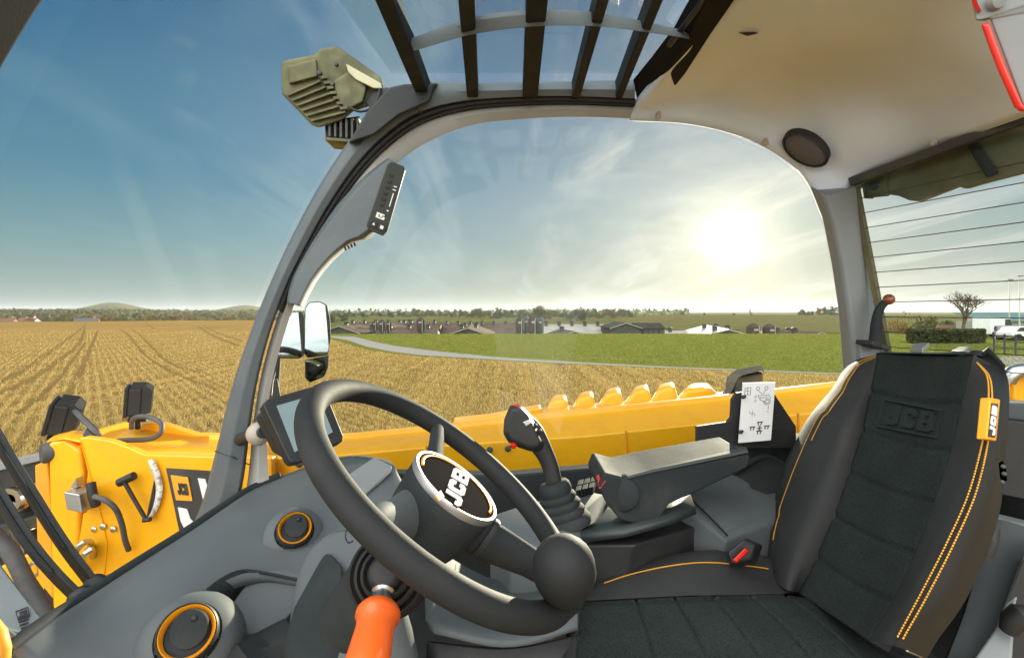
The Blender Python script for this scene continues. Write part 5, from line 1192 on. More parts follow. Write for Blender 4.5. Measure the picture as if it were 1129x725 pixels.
def blades(name, m, n, pxr, dr, hh, ww, spacing, stop, label, cat):
    vs = []; fs = []; rd = V((-.83, 1)).normalized(); rs = V((rd.y, -rd.x))
    for i in range(n):
        px = rnd.uniform(*pxr); u = rnd.random()
        d = 1 / lerp(1 / dr[0], 1 / dr[1], u ** .8)
        p = V(((px - CX) / F * d, d))
        if spacing and rnd.random() < .75:
            s = p.dot(rs); s2 = round(s / spacing) * spacing + rnd.gauss(0, .03); p = p + rs * (s2 - s)
        if stop(p): continue
        w = ww * (.6 + rnd.random()) * max(1, d / 13); h_ = hh * (.45 + rnd.random() * .9)
        z = hgt(p.x, p.y) - .01; a = rnd.uniform(-.6, .6); lean = V((rnd.gauss(0, .35), rnd.gauss(0, .35), 1)) * h_
        b = len(vs); c = V((p.x, p.y, z)); s = V((math.cos(a), math.sin(a), 0)) * w / 2
        vs += [c - s, c + s, c + s * .5 + lean, c - s * .5 + lean]; fs.append((b, b + 1, b + 2, b + 3))
    me = bpy.data.meshes.new(name); me.from_pydata([tuple(v) for v in vs], [], fs); me.materials.append(m)
    o = bpy.data.objects.new(name, me); COL.objects.link(o); tag(o, label, cat, None, 'stuff'); return o
def stop_st(p):
    if p.y < 5: return True
    px = CX + F * p.x / p.y
    for ix in (-1, 0, 1):
        for iy in (-1, 0, 1):
            for cx_, cy_, w_ in TRACK.get((int(p.x // .5) + ix, int(p.y // .5) + iy), ()):
                if (cx_ - p.x) ** 2 + (cy_ - p.y) ** 2 < (w_ * .5) ** 2 and rnd.random() < .93: return True
    if noise.noise(V((p.x * .25, p.y * .25, 1))) < -.55: return True
    return p.length > bounds(math.atan2(p.x, p.y))[0] - .2
blades('straw_stubble', leafmat('straw', (.17, .112, .036), (.56, .425, .155)), 230000, (-60, 960), (6.0, 70), .075, .009, .26, stop_st, 'short golden straw stubble standing across the harvested field', 'stubble')
def stop_gr(p):
    px = CX + F * p.x / p.y; r = p.length; b = bounds(math.atan2(p.x, p.y))
    if px < 372: return True
    return not (r > b[2] + .3 and r < b[3])
blades('grass', leafmat('grass_blades', (.085, .10, .018), (.24, .245, .05)), 90000, (372, 1200), (19, 80), .035, .03, 0, stop_gr, 'green grass covering the meadow beyond the stubble', 'grass')

# ------------------------------------------------------------------ trees
bark = mat('bark', (.075, .055, .04), .9, var=.3, vscale=3)
LM = [leafmat('leaf_dark', (.020, .030, .008), (.065, .075, .018)), leafmat('leaf_olive', (.045, .048, .012), (.13, .115, .03)), leafmat('leaf_autumn', (.10, .055, .015), (.24, .14, .03)), leafmat('leaf_green', (.035, .06, .010), (.11, .13, .025))]
def make_tree(name, label, cat, group, m, hgt_=8, wid=5, n=700, seed=0, trunk=.28):
    r = random.Random(seed); t = thing(name, label, cat, (0, 0, 0), group)
    tb = MB().tube([V((0, 0, -.3)), V((.05 * wid * .3, 0, hgt_ * trunk)), V((0, .1, hgt_ * .7))], [hgt_ * .03, hgt_ * .022, hgt_ * .006], 7)
    for k in range(6):
        a = k * 1.1 + r.random(); z0 = hgt_ * (trunk + .06 * k)
        tb.tube([V((0, 0, z0)), V((math.cos(a) * wid * .2, math.sin(a) * wid * .2, z0 + hgt_ * .14)), V((math.cos(a) * wid * .38, math.sin(a) * wid * .38, z0 + hgt_ * .22))], [hgt_ * .012, hgt_ * .008, hgt_ * .003], 5)
    tb.build('trunk', bark, t)
    clumps = []
    for k in range(11):
        a = r.random() * 6.28; rr = wid * .5 * math.sqrt(r.random()) * .78; z = hgt_ * r.uniform(trunk + .08, .86)
        clumps.append((V((math.cos(a) * rr, math.sin(a) * rr, z)), wid * r.uniform(.14, .26)))
    vs = []; fs = []
    for i in range(n):
        c, s = r.choice(clumps)
        d = V((r.gauss(0, 1), r.gauss(0, 1), r.gauss(0, .8))).normalized() * s * r.random() ** .4
        p = c + d; q = hgt_ * .035 * (.6 + r.random())
        u = V((r.gauss(0, 1), r.gauss(0, 1), r.gauss(0, 1))).normalized(); w = u.cross(V((r.gauss(0, 1), r.gauss(0, 1), r.gauss(0, 1)))).normalized()
        b = len(vs); vs += [p - u * q, p - w * q * .7, p + u * q, p + w * q * .7]; fs.append((b, b + 1, b + 2, b + 3))
    me = bpy.data.meshes.new('crown'); me.from_pydata([tuple(v) for v in vs], [], fs); me.materials.append(m)
    o = bpy.data.objects.new('crown', me); COL.objects.link(o); o.parent = t
    return t
def bare_tree(name, label, cat, loc, h_, seed, m, tuft=None):
    r = random.Random(seed); t = thing(name, label, cat, loc); mb = MB(); tw = MB()
    def grow(p, d, L, rad, lev):
        q = p + d * L * .5 + V((r.gauss(0, .04), r.gauss(0, .04), 0)) * L; e = p + d * L
        (mb if lev < 3 else tw).tube([p, q, e], [rad, rad * .8, rad * .62], 6 if lev < 2 else 3)
        if lev >= 5: return
        for k in range(3 if lev else 5):
            a = r.random() * 6.28; sp = r.uniform(.35, .85)
            nd2 = (d + V((math.cos(a) * sp, math.sin(a) * sp, r.uniform(-.1, .25)))).normalized()
            grow(p + d * L * r.uniform(.65, 1), nd2, L * r.uniform(.62, .82), rad * .58, lev + 1)
    grow(V(loc) + V((0, 0, -.2)), V((0, 0, 1)), h_ * .24, h_ * .03, 0)
    mb.build('trunk', m, t); tw.build('twigs', m, t)
    return t
def ground_at(px, d):
    x = (px - CX) / F * d; return V((x, d, hgt(x, d)))
protos = [make_tree('hedgerow_tree', 'dark bushy tree in the skyline row beyond the farm', 'tree', 'trees along the skyline', LM[i % 4], 7 + i, 10 - i * .6, 1100, 20 + i, .02 + .02 * i) for i in range(4)]
names = ['dark green bushy tree in the hedgerow along the skyline', 'olive brown leafy tree in the hedgerow along the skyline', 'rusty autumn coloured tree in the hedgerow along the skyline', 'mid green rounded tree in the hedgerow along the skyline']
for i, p in enumerate(protos): p['label'] = names[i]
rt = random.Random(11); first = set()
def put_tree(k, px, d, s):
    o = protos[k]
    if k in first: o = copy_tree(protos[k])
    first.add(k); o.location = ground_at(px, d); o.scale = (s * rt.uniform(.9, 1.25), s * rt.uniform(.9, 1.2), s); o.rotation_euler.z = rt.random() * 6
for i in range(150):
    px = 366 + i * 3.77 + rt.uniform(-2, 2); 
    if px < 540: d = rt.uniform(440, 600); s = rt.uniform(.45, .85)
    elif px < 700: d = rt.uniform(380, 480); s = rt.uniform(.5, .95)
    elif px < 880:
        if rt.random() < .72: continue
        d = rt.uniform(405, 450); s = rt.uniform(.2, .5)
    else: d = rt.uniform(400, 450); s = rt.uniform(.35, .8)
    put_tree(rt.choice((0, 0, 1, 1, 3, 3, 2)), px, d, s)
for i in range(46):                               # trees in the valley to the left
    px = -20 + i * 6.9 + rt.uniform(-3, 3)
    put_tree(rt.choice((1, 1, 2, 0, 2)), px, rt.uniform(330, 470), rt.uniform(.75, 1.2))
for px, d, s in ((368, 300, .8), (378, 320, .75), (520, 420, 1.0), (530, 415, 1.1), (588, 330, 1.3), (600, 335, 1.25), (636, 340, 1.35)):
    put_tree(rt.choice((0, 1)), px, d, s)
# far woodland that reads as one mass in the valley and over the hills
def wood(name, label, m, pxr, dr, n, hh):
    r = random.Random(5); vs = []; fs = []
    for i in range(n):
        px = r.uniform(*pxr); d = r.uniform(*dr); g = ground_at(px, d)
        if noise.noise(V((g.x * .006, g.y * .006, 4))) < -.15: continue
        p = g + V((0, 0, hh * r.random())); q = hh * .3 * (.5 + r.random())
        u = V((r.gauss(0, 1), r.gauss(0, 1), r.gauss(0, 1))).normalized(); w = u.cross(V((r.gauss(0, 1), r.gauss(0, 1), r.gauss(0, 1)))).normalized()
        b = len(vs); vs += [p - u * q, p - w * q * .7, p + u * q, p + w * q * .7]; fs.append((b, b + 1, b + 2, b + 3))
    me = bpy.data.meshes.new(name); me.from_pydata([tuple(v) for v in vs], [], fs); me.materials.append(m)
    o = bpy.data.objects.new(name, me); COL.objects.link(o); tag(o, label, 'woodland', None, 'stuff')
wood('valley_woodland', 'brown and olive woodland filling the far valley on the left', LM[1], (-80, 330), (450, 1500), 9000, 9)
wood('far_woodland', 'distant wooded hills beyond the farm', LM[3], (330, 760), (600, 2400), 6000, 8)
# houses in the left valley
def house(px, d, w, lab, cwall, croof, hh=5, rise=3, ln=9, ang=.3, grp=None):
    c = ground_at(px, d); t = thing('house', lab, 'house', c, grp); R_ = Matrix.Rotation(ang, 3, 'Z')
    def q(x, y, z): return c + R_ @ V((x, y, z))
    MB().add([q(-w / 2, -ln / 2, -1), q(w / 2, -ln / 2, -1), q(w / 2, ln / 2, -1), q(-w / 2, ln / 2, -1), q(-w / 2, -ln / 2, hh), q(w / 2, -ln / 2, hh), q(w / 2, ln / 2, hh), q(-w / 2, ln / 2, hh), q(-w / 2, 0, hh + rise - .1), q(w / 2, 0, hh + rise - .1)],
             [(0, 1, 5, 4), (2, 3, 7, 6), (1, 2, 6, 9, 5), (3, 0, 4, 8, 7), (4, 5, 9, 8), (6, 7, 8, 9)]).build('wall', cwall, t, smooth=False)
    rf = MB().add([q(-w / 2 - .3, -ln / 2 - .4, hh - .2), q(w / 2 + .3, -ln / 2 - .4, hh - .2), q(w / 2 + .3, 0, hh + rise + .1), q(-w / 2 - .3, 0, hh + rise + .1), q(w / 2 + .3, ln / 2 + .4, hh - .2), q(-w / 2 - .3, ln / 2 + .4, hh - .2)], [(0, 1, 2, 3), (3, 2, 4, 5)]).build('roof', croof, t, smooth=False, solid=.15)
    MB().box(q(w * .3, 0, hh + rise + .4), .8, .8, 1.6).build('chimney', cwall, rf, smooth=False)
    for k in (-1, 1):
        MB().box(q(w * .25 * k, -ln / 2 - .02, hh * .5), 1.3, .1, 1.4, R_).build('window', M['decal_black'], t, smooth=False)
    return t
brick = mat('brick_wall', (.34, .17, .10), .9, var=.2, vscale=2); render_ = mat('pale_wall', (.62, .58, .52), .9, var=.1); tile = mat('tile_roof', (.16, .075, .05), .8, var=.2); slate = mat('slate_roof', (.10, .10, .11), .7, var=.2)
house(8, 310, 9, 'red brick house with tiled roof at the far left of the valley', brick, tile, ang=.2)
house(27, 330, 8, 'brick house half hidden by trees in the left valley', brick, tile, ang=-.3)
house(34, 335, 8, 'small pale rendered house with tiled roof in the left valley', render_, tile, ang=.1)
house(96, 320, 12, 'long brick house with dark slate roof among the valley trees', brick, slate, ang=.5)

# ------------------------------------------------------------------ farm sheds and silos
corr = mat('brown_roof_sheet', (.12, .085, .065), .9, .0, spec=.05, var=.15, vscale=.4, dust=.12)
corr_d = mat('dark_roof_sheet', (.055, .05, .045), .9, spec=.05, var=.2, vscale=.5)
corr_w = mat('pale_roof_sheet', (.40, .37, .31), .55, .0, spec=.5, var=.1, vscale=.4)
shedwall = mat('shed_cladding', (.055, .05, .035), .75, var=.2, vscale=1); trimw = mat('shed_trim', (.34, .32, .27), .8, spec=.1)
def shed(lab, px0, px1, yr, d, ln, roofm, wallh=2.6, ang=0.0, vents=5, lab_cat='shed', nm='farm_shed'):
    """gable end towards us; px0..px1 is the gable, yr the ridge row"""
    x0, x1 = (px0 - CX) / F * d, (px1 - CX) / F * d; xc = (x0 + x1) / 2; w = x1 - x0
    zr_ = H + (CY - yr) / F * d; zb = hgt(xc, d) - .5; ze = max(zb + 1.2, zr_ - w * .17)
    t = thing(nm, lab, lab_cat, (xc, d, zb)); R_ = Matrix.Rotation(ang, 3, 'Z')
    def q(x, y, z): return V((xc, d, 0)) + R_ @ V((x, y, z))
    hw = w / 2
    MB().add([q(-hw, 0, zb), q(hw, 0, zb), q(hw, 0, ze), q(0, 0, zr_ - .12), q(-hw, 0, ze), q(-hw, ln, zb), q(hw, ln, zb), q(hw, ln, ze), q(0, ln, zr_ - .12), q(-hw, ln, ze)],
             [(0, 1, 2, 3, 4), (9, 8, 7, 6, 5), (1, 6, 7, 2), (5, 0, 4, 9), (4, 3, 8, 9), (3, 2, 7, 8)]).build('wall', shedwall, t, smooth=False)
    rf = MB().add([q(-hw - .4, -.4, ze - .1), q(0, -.4, zr_), q(hw + .4, -.4, ze - .1), q(-hw - .4, ln, ze - .1), q(0, ln, zr_), q(hw + .4, ln, ze - .1)], [(0, 1, 4, 3), (1, 2, 5, 4)]).build('roof', roofm, t, smooth=False, solid=.12)
    for s in (-1, 1):
        MB().bar(q(s * (hw + .45), -.5, ze - .15), q(0, -.5, zr_ - .02), .12, .16, up=(0, 0, 1)).build('barge_board', trimw, rf, smooth=False)
    for k in range(vents):
        y = ln * (k + .5) / vents; s = (-1, 1)[k % 2]
        p = q(s * hw * .25, y, zr_ - (zr_ - ze) * .25)
        MB().box(p + V((0, 0, .35)), .9, .9, 1.0).revolve([(.55, .5), (.7, .75), (.001, 1.05)], p + V((0, 0, .35)), (0, 0, 1), 8).build('roof_vent', M['decal_black'], rf, smooth=False)
    for k in (-1, 1):
        MB().box(q(k * hw * .25, -.03, zb + 1.9), w * .06, .08, 1.3).build('door', M['hose'], t, smooth=False)
    return t
def long_shed(lab, px0, px1, yr, d, width, roofm, vents=6, tilt=0.0, nm='farm_shed'):
    """side on: the ridge runs across the view"""
    x0, x1 = (px0 - CX) / F * d, (px1 - CX) / F * d; xc = (x0 + x1) / 2; hl = (x1 - x0) / 2
    zr_ = H + (CY - yr) / F * (d + width / 2); ze = zr_ - width * .14; zb = min(ze - 1.5, hgt(xc, d) - .5)
    t = thing(nm, lab, 'shed', (xc, d, zb)); R_ = Matrix.Rotation(tilt, 3, 'Z'); hw = width / 2
    def q(x, y, z): return V((xc, d + hw, 0)) + R_ @ V((x, y, z))
    MB().add([q(-hl, -hw, zb), q(hl, -hw, zb), q(hl, hw, zb), q(-hl, hw, zb), q(-hl, -hw, ze), q(hl, -hw, ze), q(hl, hw, ze), q(-hl, hw, ze), q(-hl, 0, zr_ - .12), q(hl, 0, zr_ - .12)],
             [(0, 1, 5, 4), (2, 3, 7, 6), (1, 2, 6, 9, 5), (3, 0, 4, 8, 7), (4, 5, 9, 8), (6, 7, 8, 9)]).build('wall', shedwall, t, smooth=False)
    rf = MB().add([q(-hl - .3, -hw - .4, ze - .1), q(hl + .3, -hw - .4, ze - .1), q(hl + .3, 0, zr_), q(-hl - .3, 0, zr_), q(hl + .3, hw + .4, ze - .1), q(-hl - .3, hw + .4, ze - .1)], [(0, 1, 2, 3), (3, 2, 4, 5)]).build('roof', roofm, t, smooth=False, solid=.12)
    MB().bar(q(-hl - .3, 0, zr_ + .08), q(hl + .3, 0, zr_ + .08), .3, .12).build('ridge_cap', M['hose'], rf, smooth=False)
    for k in range(vents):
        p = q(-hl + 2 * hl * (k + .5) / vents, -hw * .18, zr_ - .2)
        MB().box(p + V((0, 0, .3)), .8, .8, .9).revolve([(.5, .45), (.65, .7), (.001, .95)], p + V((0, 0, .3)), (0, 0, 1), 8).build('roof_vent', M['decal_black'], rf, smooth=False)
    for k in range(5):
        p = q(-hl + 2 * hl * (k + .5) / 5, -hw - .03, ze - .8); MB().box(p, 1.6, .08, .7, R_).build('window', M['hose'], t, smooth=False)
    return t
long_shed('longest brown roofed shed across the back, behind the three farther silos', 372, 480, 355.6, 150, 22, corr, 8, .05)
long_shed('long brown roofed shed across the back, between the single silo and the silo cluster', 468, 578, 356.6, 160, 22, corr, 8, -.04)
shed('brown roofed shed with dark gable end nearest the mirror', 352, 397, 359.2, 118, 60, corr, ang=-.12, vents=5)
long_shed('low brown shed in front, between the mirror side gable and the single silo', 392, 478, 361.5, 122, 14, corr, 4, .03)
shed('broad low shed with shallow dark gable left of the silo cluster', 485, 546, 361.4, 116, 40, corr, ang=.05, vents=4)
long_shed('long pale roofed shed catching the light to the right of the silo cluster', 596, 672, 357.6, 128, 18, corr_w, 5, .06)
shed('small shed with olive gable in front of the pale roof', 610, 656, 365.2, 112, 16, corr, ang=.1, vents=1)
b_ = shed('dark boarded barn standing taller than the pale sheds around it', 674, 706, 355.8, 118, 14, corr_d, ang=.0, vents=0, lab_cat='barn', nm='dark_barn')
long_shed('dark boarded wing joined to the right of the barn', 703, 732, 356.2, 119, 8, corr_d, 0, .0, 'dark_barn')
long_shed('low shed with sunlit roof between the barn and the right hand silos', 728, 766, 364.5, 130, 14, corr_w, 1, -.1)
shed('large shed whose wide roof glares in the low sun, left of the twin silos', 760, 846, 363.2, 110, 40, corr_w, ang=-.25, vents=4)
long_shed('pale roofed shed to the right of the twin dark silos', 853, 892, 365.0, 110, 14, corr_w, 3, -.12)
shed('dark gabled shed at the right end of the farm by the rear pillar', 874, 934, 366, 104, 24, corr, ang=.1, vents=2)
silo_m = mat('silo_dark', (.060, .042, .034), .7, .0, spec=.2, var=.2, vscale=1.2, dust=.15); silo_m2 = mat('silo_grey_green', (.065, .075, .062), .6, .0, spec=.2, var=.15, dust=.1)
def silo(lab, px, yt, yb, wpx, d, m):
    c = P(px, yb, d); zt = P(px, yt, d).z - c.z; r = wpx / F * d / 2
    t = thing('feed_silo', lab, 'silo', c, None)
    MB().revolve([(r * .25, -.6), (r, .8), (r, zt * .80), (r * .98, zt * .80)], c, (0, 0, 1), 20).build('body', m, t, angle=40)
    MB().revolve([(r * 1.03, zt * .79), (r * 1.0, zt * .82), (r * .22, zt * .985), (r * .2, zt), (.001, zt)], c, (0, 0, 1), 20).build('cone_top', m, t, angle=40)
    for k in range(4):
        a = k * math.pi / 2 + .4
        MB().tube([c + V((math.cos(a) * r * .95, math.sin(a) * r * .95, 1.0)), c + V((math.cos(a) * r * .95, math.sin(a) * r * .95, -1.5))], .07, 5).build('leg', M['hose'], t)
    MB().box(c + V((0, -r * 1.02, zt * .66)), r * .7, .06, zt * .10).build('label_plate', trimw, t, smooth=False)
    MB().tube([c + V((r * .5, -r * .95, 0)), c + V((r * .5, -r * .95, zt * .85))], .06, 5).build('ladder_rail', M['metal'], t)
for a in (('dark brown silo on the left of the three farther silos', 413.5, 353.2, 364, 6.5, 112, silo_m), ('dark brown silo in the middle of the three farther silos', 421, 352, 366, 8, 108, silo_m), ('dark brown silo on the right of the three farther silos', 428.5, 353, 364.5, 6.5, 112, silo_m),
          ('single dark silo standing alone between two sheds', 464, 349.5, 366, 9.5, 108, silo_m),
          ('dark silo at the left end of the four silo cluster', 573, 348.5, 369, 9, 100, silo_m), ('grey green silo second from the left in the four silo cluster', 580, 347.5, 368, 7.5, 103, silo_m2), ('dark silo third from the left in the four silo cluster', 587.5, 347.5, 369.5, 9, 99, silo_m), ('grey green silo at the right end of the four silo cluster', 595.5, 348.5, 368.5, 8, 102, silo_m2),
          ('bluff brown silo, left of the twin silos under the lone tree', 830.5, 356, 377.5, 14, 92, silo_m), ('bluff brown silo, right of the twin silos beside the pale roof', 848, 356.5, 377.8, 13.5, 93, silo_m)):
    silo(*a)
bare_tree('lone_tree', 'lone bare tree on the bright skyline above the twin silos', 'tree', ground_at(828, 400), 8, 3, bark)
# steam rising beyond the barn
def steam():
    m = bpy.data.materials.new('steam'); m.use_nodes = True; nt = m.node_tree; nt.nodes.remove(nt.nodes['Principled BSDF'])
    v = nd(nt, 'ShaderNodeVolumePrincipled'); v.inputs['Color'].default_value = (.95, .95, .95, 1); v.inputs['Density'].default_value = .055; v.inputs['Anisotropy'].default_value = .3
    nt.links.new(v.outputs[0], nt.nodes['Material Output'].inputs['Volume'])
    p = [ground_at(716, 420) + V((0, 0, z)) + V((x, 0, 0)) for z, x in ((6, 0), (8, -2), (10, -6), (13, -10), (16, -13))]
    mb = MB()
    mb.tube(spline(p, 14), [1.2, 1.6, 2.0, 2.6, 3.0, 3.2, 3.0, 2.8, 2.6, 2.4, 2.0, 1.6, 1.0, .4], 10)
    for v_ in range(len(mb.v)): mb.v[v_] += V((noise.noise(mb.v[v_] * .3) * 1.4, 0, noise.noise(mb.v[v_] * .3 + V((5, 5, 5))) * 1.2))
    o = mb.build('steam_plume', m, None, angle=180); tag(o, 'white steam plume drifting up from behind the dark barn', 'steam', None, 'stuff')
steam()

# ------------------------------------------------------------------ yard seen through the rear window
br = mat('reddish_bark', (.11, .075, .05), .9, var=.3)
bare_tree('bare_tree', 'large bare reddish tree seen through the rear window above the seat', 'tree', ground_at(1063, 62) + V((0, 0, 0)), 8.6, 8, br)
bare_tree('bare_tree', 'smaller bare tree behind the parked vehicles in the rear window', 'tree', ground_at(1101, 75), 8.0, 12, br)
tt = make_tree('bush', 'orange autumn bush on the lawn to the left in the rear window', 'bush', None, LM[2], 2.6, 3.2, 500, 71, .05); tt.location = ground_at(990, 60)
for i, (px, d, s, k) in enumerate(((1012, 92, .7, 0), (1020, 95, .75, 1), (1030, 92, .62, 0), (1038, 96, .6, 3), (1000, 99, .4, 1), (1126, 80, .75, 0))):
    o = copy_tree(protos[k]); o.location = ground_at(px, d); o.scale = (s, s, s)
    o['label'] = ['rounded dark tree in the rear window, left of the bare tree, first of a clump', 'olive tree in the middle of the clump left of the bare tree', 'dark tree in the clump, next to the bare tree', 'green tree closest to the bare reddish tree', 'low olive tree at the left end of the clump in the rear window', 'dark tree at the right border behind the yard shed'][i]; o['group'] = 'trees beyond the yard'
hg = MB(); r = random.Random(9); vs = []; 
def hedge(name, lab, px0, px1, d, h_, th):
    mb_v = []; fs = []; r = random.Random(int(px0))
    for i in range(4000):
        px = r.uniform(px0, px1); g = ground_at(px, d + r.uniform(-th, th)); p = g + V((0, 0, h_ * (r.random() ** .7) * (1 + .06 * noise.noise(V((px * .2, 0, 0))))))
        q = .13; u = V((r.gauss(0, 1), r.gauss(0, 1), r.gauss(0, 1))).normalized(); w = u.cross(V((r.gauss(0, 1), r.gauss(0, 1), r.gauss(0, 1)))).normalized()
        b = len(mb_v); mb_v += [p - u * q, p - w * q, p + u * q, p + w * q]; fs.append((b, b + 1, b + 2, b + 3))
    me = bpy.data.meshes.new(name); me.from_pydata([tuple(v) for v in mb_v], [], fs); me.materials.append(LM[0])
    o = bpy.data.objects.new(name, me); COL.objects.link(o); tag(o, lab, 'hedge')
hedge('clipped_hedge', 'dark clipped hedge across the lawn in the rear window', 1000, 1086, 40, 1.05, .8)
hedge('garden_hedge', 'low broken hedge further back in the rear window', 1018, 1048, 66, 1.1, .6)
house(1059, 72, 4.5, 'low white cottage partly behind the bare reddish tree', render_, tile, hh=1.2, rise=1.0, ln=4, ang=-.5)
house(1076, 74, 4.0, 'second low white cottage right of the bare reddish tree', render_, slate, hh=1.0, rise=.9, ln=4, ang=-.5)
teal = mat('teal_shed_roof', (.13, .22, .20), .6, var=.1)
def yardshed():
    c = ground_at(1118, 66); t = thing('yard_shed', 'open yard shed with pale teal roof behind the parked vehicles', 'shed', c); w = 8
    MB().box(c + V((0, 2, 1.0)), w, 4, 2.2).build('wall', M['pale_trim'], t, smooth=False)
    MB().add([c + V((-w / 2 - .3, -.8, 2.1)), c + V((w / 2 + .3, -.8, 2.1)), c + V((w / 2 + .3, 4.2, 3.2)), c + V((-w / 2 - .3, 4.2, 3.2))], [(0, 1, 2, 3)]).build('roof', teal, t, smooth=False, solid=.1)
    for x in (-3.6, 0, 3.6): MB().bar(c + V((x, -.7, 0)), c + V((x, -.7, 2.2)), .15, .15, up=(0, 1, 0)).build('post', M['pale_trim'], t)
yardshed()
def vehicle(px, d, lab, m, s=1.0, ang=.3, van=False):
    c = ground_at(px, d); t = thing('parked_vehicle', lab, 'van' if van else 'car', c); R_ = Matrix.Rotation(ang, 3, 'Z')
    def q(x, y, z): return c + R_ @ (V((x, y, z)) * s)
    prof = [(-2.1, .35), (2.1, .35), (2.15, .8), (1.4, .95), (.8, 1.5), (-1.2, 1.5), (-1.9, .95), (-2.15, .9)] if not van else [(-2.3, .35), (2.3, .35), (2.35, 1.0), (1.8, 1.15), (1.2, 2.0), (-2.3, 2.05)]
    MB().frustum([q(x, -.8, z) for x, z in prof], [q(x, .8, z) for x, z in prof]).build('body', m, t, bevel=.08)
    wi = [(1.25, 1.0), (.75, 1.42), (-1.1, 1.42), (-1.6, 1.0)] if not van else [(1.6, 1.2), (1.15, 1.85), (.2, 1.85), (.2, 1.2)]
    MB().frustum([q(x, -.82, z) for x, z in wi], [q(x, .82, z) for x, z in wi]).build('window', M['decal_black'], t)
    for x in (-1.35, 1.35):
        for y in (-.8, .8):
            MB().revolve([(.2, -.1), (.33, -.1), (.33, .1), (.2, .1), (.001, .1)], q(x, y, .33), R_ @ V((0, y, 0)), 14).build('wheel', M['rubber'], t)
vehicle(1096, 50, 'white van parked in the yard, nearest the hedge in the rear window', M['white'], .95, .4, True)
vehicle(1108, 46, 'grey parked car in the yard behind the post and rail fence', M['silver'], .8, .9)
vehicle(1124, 44, 'white parked car at the right border of the rear window', M['white'], .8, .2)
def fence():
    t = thing('rail_fence', 'thin dark post and rail fence beside the yard lane in the rear window', 'fence', ground_at(1118, 27))
    a, b = ground_at(1096, 30), ground_at(1175, 26)
    for k in range(7):
        p = a.lerp(b, k / 6); MB().bar(p, p + V((0, 0, 1.15)), .07, .07, up=(0, 1, 0)).build('post', M['hose'], t)
    for z in (.35, .7, 1.05): MB().bar(a + V((0, -.04, z)), b + V((0, -.04, z)), .03, .05).build('rail', M['hose'], t)
fence()
for px, h_ in ((1113, 6.2), (1124, 6.6)):
    g = ground_at(px, 58); t = thing('lamp_pole', 'thin pale pole rising from the yard, ' + ('left of two beside the teal roof' if px < 1120 else 'right of two against the window border'), 'pole', g)
    MB().tube([g, g + V((0, 0, h_))], .05, 6).build('mast', M['pale_trim'], t); MB().box(g + V((.15, 0, h_)), .5, .15, .1).build('lamp_head', M['hose'], t)
# pale lane in front of the yard
ln_ = MB(); l = []; r_ = []
for px, y0, y1 in ((1086, 394, 400), (1129, 392, 404), (1200, 392, 408)):
    l.append(PG(px, y0) + V((0, 0, .012))); r_.append(PG(px, y1) + V((0, 0, .012)))
ln_.grid([spline(l, 12), spline(r_, 12)]); tag(ln_.build('lane', G_road, None), kind='structure')

# ================================================================== SKY, SUN, CAMERA
SUN = V(((805 - CX) / F, 1, (CY - 262) / F)).normalized()
elev = math.asin(SUN.z); azim = math.atan2(SUN.x, SUN.y)
W = bpy.data.worlds.new('World'); S.world = W; W.use_nodes = True; nt = W.node_tree; L = nt.links
bg = nt.nodes['Background']
sky = nd(nt, 'ShaderNodeTexSky', sky_type='NISHITA'); sky.sun_disc = False; sky.sun_elevation = elev; sky.sun_rotation = azim
sky.altitude = 60; sky.air_density = 1.0; sky.dust_density = .5; sky.ozone_density = 1.6
tc = nd(nt, 'ShaderNodeTexCoord'); dirn = tc.outputs['Generated']
sep = nd(nt, 'ShaderNodeSeparateXYZ'); L.new(dirn, sep.inputs[0])
def math_(op, a, b=None, clamp=False):
    n = nd(nt, 'ShaderNodeMath', operation=op); n.use_clamp = clamp
    for i, v in enumerate((a, b)):
        if v is None: continue
        if isinstance(v, (int, float)): n.inputs[i].default_value = v
        else: L.new(v, n.inputs[i])
    return n.outputs[0]
zz = math_('MAXIMUM', sep.outputs['Z'], .0); den = math_('ADD', zz, .10)
cv = nd(nt, 'ShaderNodeCombineXYZ'); L.new(math_('DIVIDE', sep.outputs['X'], den), cv.inputs[0]); L.new(math_('DIVIDE', sep.outputs['Y'], den), cv.inputs[1])
def cn_(scale, rot, st, det, lo, hi):
    mp = nd(nt, 'ShaderNodeMapping'); mp.inputs['Rotation'].default_value = (0, 0, rot); mp.inputs['Scale'].default_value = st; L.new(cv.outputs[0], mp.inputs['Vector'])
    n = nd(nt, 'ShaderNodeTexNoise'); n.inputs['Scale'].default_value = scale; n.inputs['Detail'].default_value = det; n.inputs['Roughness'].default_value = .6; n.inputs['Distortion'].default_value = .6; L.new(mp.outputs[0], n.inputs['Vector'])
    mr = nd(nt, 'ShaderNodeMapRange', interpolation_type='SMOOTHSTEP'); mr.inputs['From Min'].default_value = lo; mr.inputs['From Max'].default_value = hi; L.new(n.outputs['Fac'], mr.inputs['Value']); return mr.outputs[0]
veil = cn_(.55, .5, (1, .45, 1), 8, .46, .62); wisps = cn_(1.6, .35, (1, .18, 1), 10, .50, .64)
nrm = nd(nt, 'ShaderNodeVectorMath', operation='NORMALIZE'); L.new(dirn, nrm.inputs[0])
def dot_(v):
    n = nd(nt, 'ShaderNodeVectorMath', operation='DOT_PRODUCT'); L.new(nrm.outputs[0], n.inputs[0]); n.inputs[1].default_value = V(v).normalized(); return n.outputs['Value']
cs_ = math_('MAXIMUM', dot_(SUN), 0.0)
near = math_('POWER', cs_, 6)
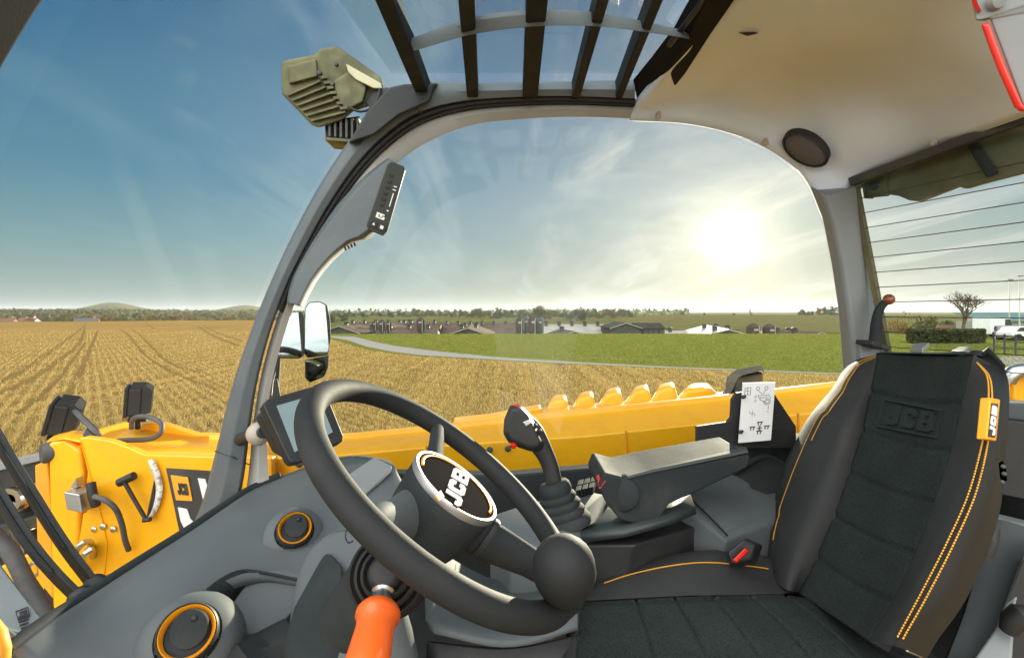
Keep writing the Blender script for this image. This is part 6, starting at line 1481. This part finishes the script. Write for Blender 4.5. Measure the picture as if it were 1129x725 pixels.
def smix(f, a, b, mode='MIX'):
    n = nd(nt, 'ShaderNodeMix', data_type='RGBA', blend_type=mode)
    if isinstance(f, (int, float)): n.inputs[0].default_value = f
    else: L.new(f, n.inputs[0])
    for i, v in ((6, a), (7, b)):
        if isinstance(v, tuple): n.inputs[i].default_value = (*v, 1)
        else: L.new(v, n.inputs[i])
    return n.outputs[2]
low = math_('POWER', math_('SUBTRACT', 1.0, zz, True), 7)       # thin haze of the lower sky
low2 = math_('POWER', math_('SUBTRACT', 1.0, zz, True), 4.6)
base = smix(math_('MULTIPLY', low2, .80), smix(1.0, sky.outputs[0], smix(math_('POWER', cs_, 3), SKYMUL, (.20, .25, .33)), 'MULTIPLY'), HAZE1)
base = smix(math_('MULTIPLY', low, .85), base, smix(math_('POWER', cs_, 5), HAZE2, HAZE3))
base = smix(math_('MULTIPLY', math_('POWER', cs_, 4), .40), base, GREY)
ccol = smix(near, CLOUD, CLOUDS)
amt = math_('MULTIPLY', math_('ADD', math_('MULTIPLY', veil, .6), math_('MULTIPLY', wisps, .6)), math_('ADD', CLD[0], math_('MULTIPLY', math_('POWER', cs_, 3), CLD[1])), True)
base = smix(amt, base, ccol)
# bright fill added to the unseen sky behind the camera to light the cab
back_fill = nd(nt, 'ShaderNodeMapRange', interpolation_type='SMOOTHSTEP'); back_fill.inputs['From Min'].default_value = .05; back_fill.inputs['From Max'].default_value = .75; L.new(dot_((-.25, -1, .45)), back_fill.inputs['Value'])
fill_noise = cn_(.8, 1.2, (1, 1, 1), 8, .25, .6)
base = smix(math_('MULTIPLY', back_fill.outputs[0], math_('ADD', .45, math_('MULTIPLY', fill_noise, .55))), base, BACK_FILL)
# sun aureole: thin cloud lit up round the sun
au = 0.0
for e_, a_ in AU: au = math_('ADD', math_('MULTIPLY', math_('POWER', cs_, e_), a_), au)
auc = smix(1.0, (1.0, .84, .54), au, 'MULTIPLY')
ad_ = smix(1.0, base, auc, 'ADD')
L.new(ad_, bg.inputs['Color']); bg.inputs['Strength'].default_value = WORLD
sl = bpy.data.lights.new('sun', 'SUN'); sl.energy = SUNE; sl.angle = math.radians(.5); sl.color = (1.0, .87, .66)
so = bpy.data.objects.new('sun', sl); COL.objects.link(so); so.rotation_euler = SUN.to_track_quat('Z', 'Y').to_euler(); so.location = SUN * 50
cam = bpy.data.cameras.new('camera'); cam.sensor_width = 36; cam.lens = 36 * F / 1129; cam.shift_y = (CY - 362.5) / 1129; cam.clip_end = 9000; cam.clip_start = .02
cobj = bpy.data.objects.new('camera', cam); COL.objects.link(cobj); cobj.location = O; cobj.rotation_euler = (math.pi / 2, 0, 0); S.camera = cobj
hz = MB().box((0, 0, 22), 10800, 10800, 86).build('haze', bpy.data.materials.new('haze_air'), None, smooth=False)
hz['kind'] = 'stuff'
hm_ = hz.data.materials[0]; hm_.use_nodes = True; hm_.node_tree.nodes.remove(hm_.node_tree.nodes['Principled BSDF'])
hv = nd(hm_.node_tree, 'ShaderNodeVolumePrincipled'); hv.inputs['Color'].default_value = (.86, .91, .97, 1); hv.inputs['Density'].default_value = HAZED; hv.inputs['Anisotropy'].default_value = .35
hm_.node_tree.links.new(hv.outputs[0], hm_.node_tree.nodes['Material Output'].inputs['Volume'])
S.cycles.volume_bounces = 0
S.view_settings.view_transform = 'Standard'; S.view_settings.look = 'None'; S.view_settings.gamma = 1; S.view_settings.exposure = EXPO
S.cycles.use_denoising = True; S.cycles.max_bounces = 10; S.cycles.transparent_max_bounces = 16; S.cycles.sample_clamp_indirect = 6; S.cycles.caustics_reflective = False; S.cycles.caustics_refractive = False
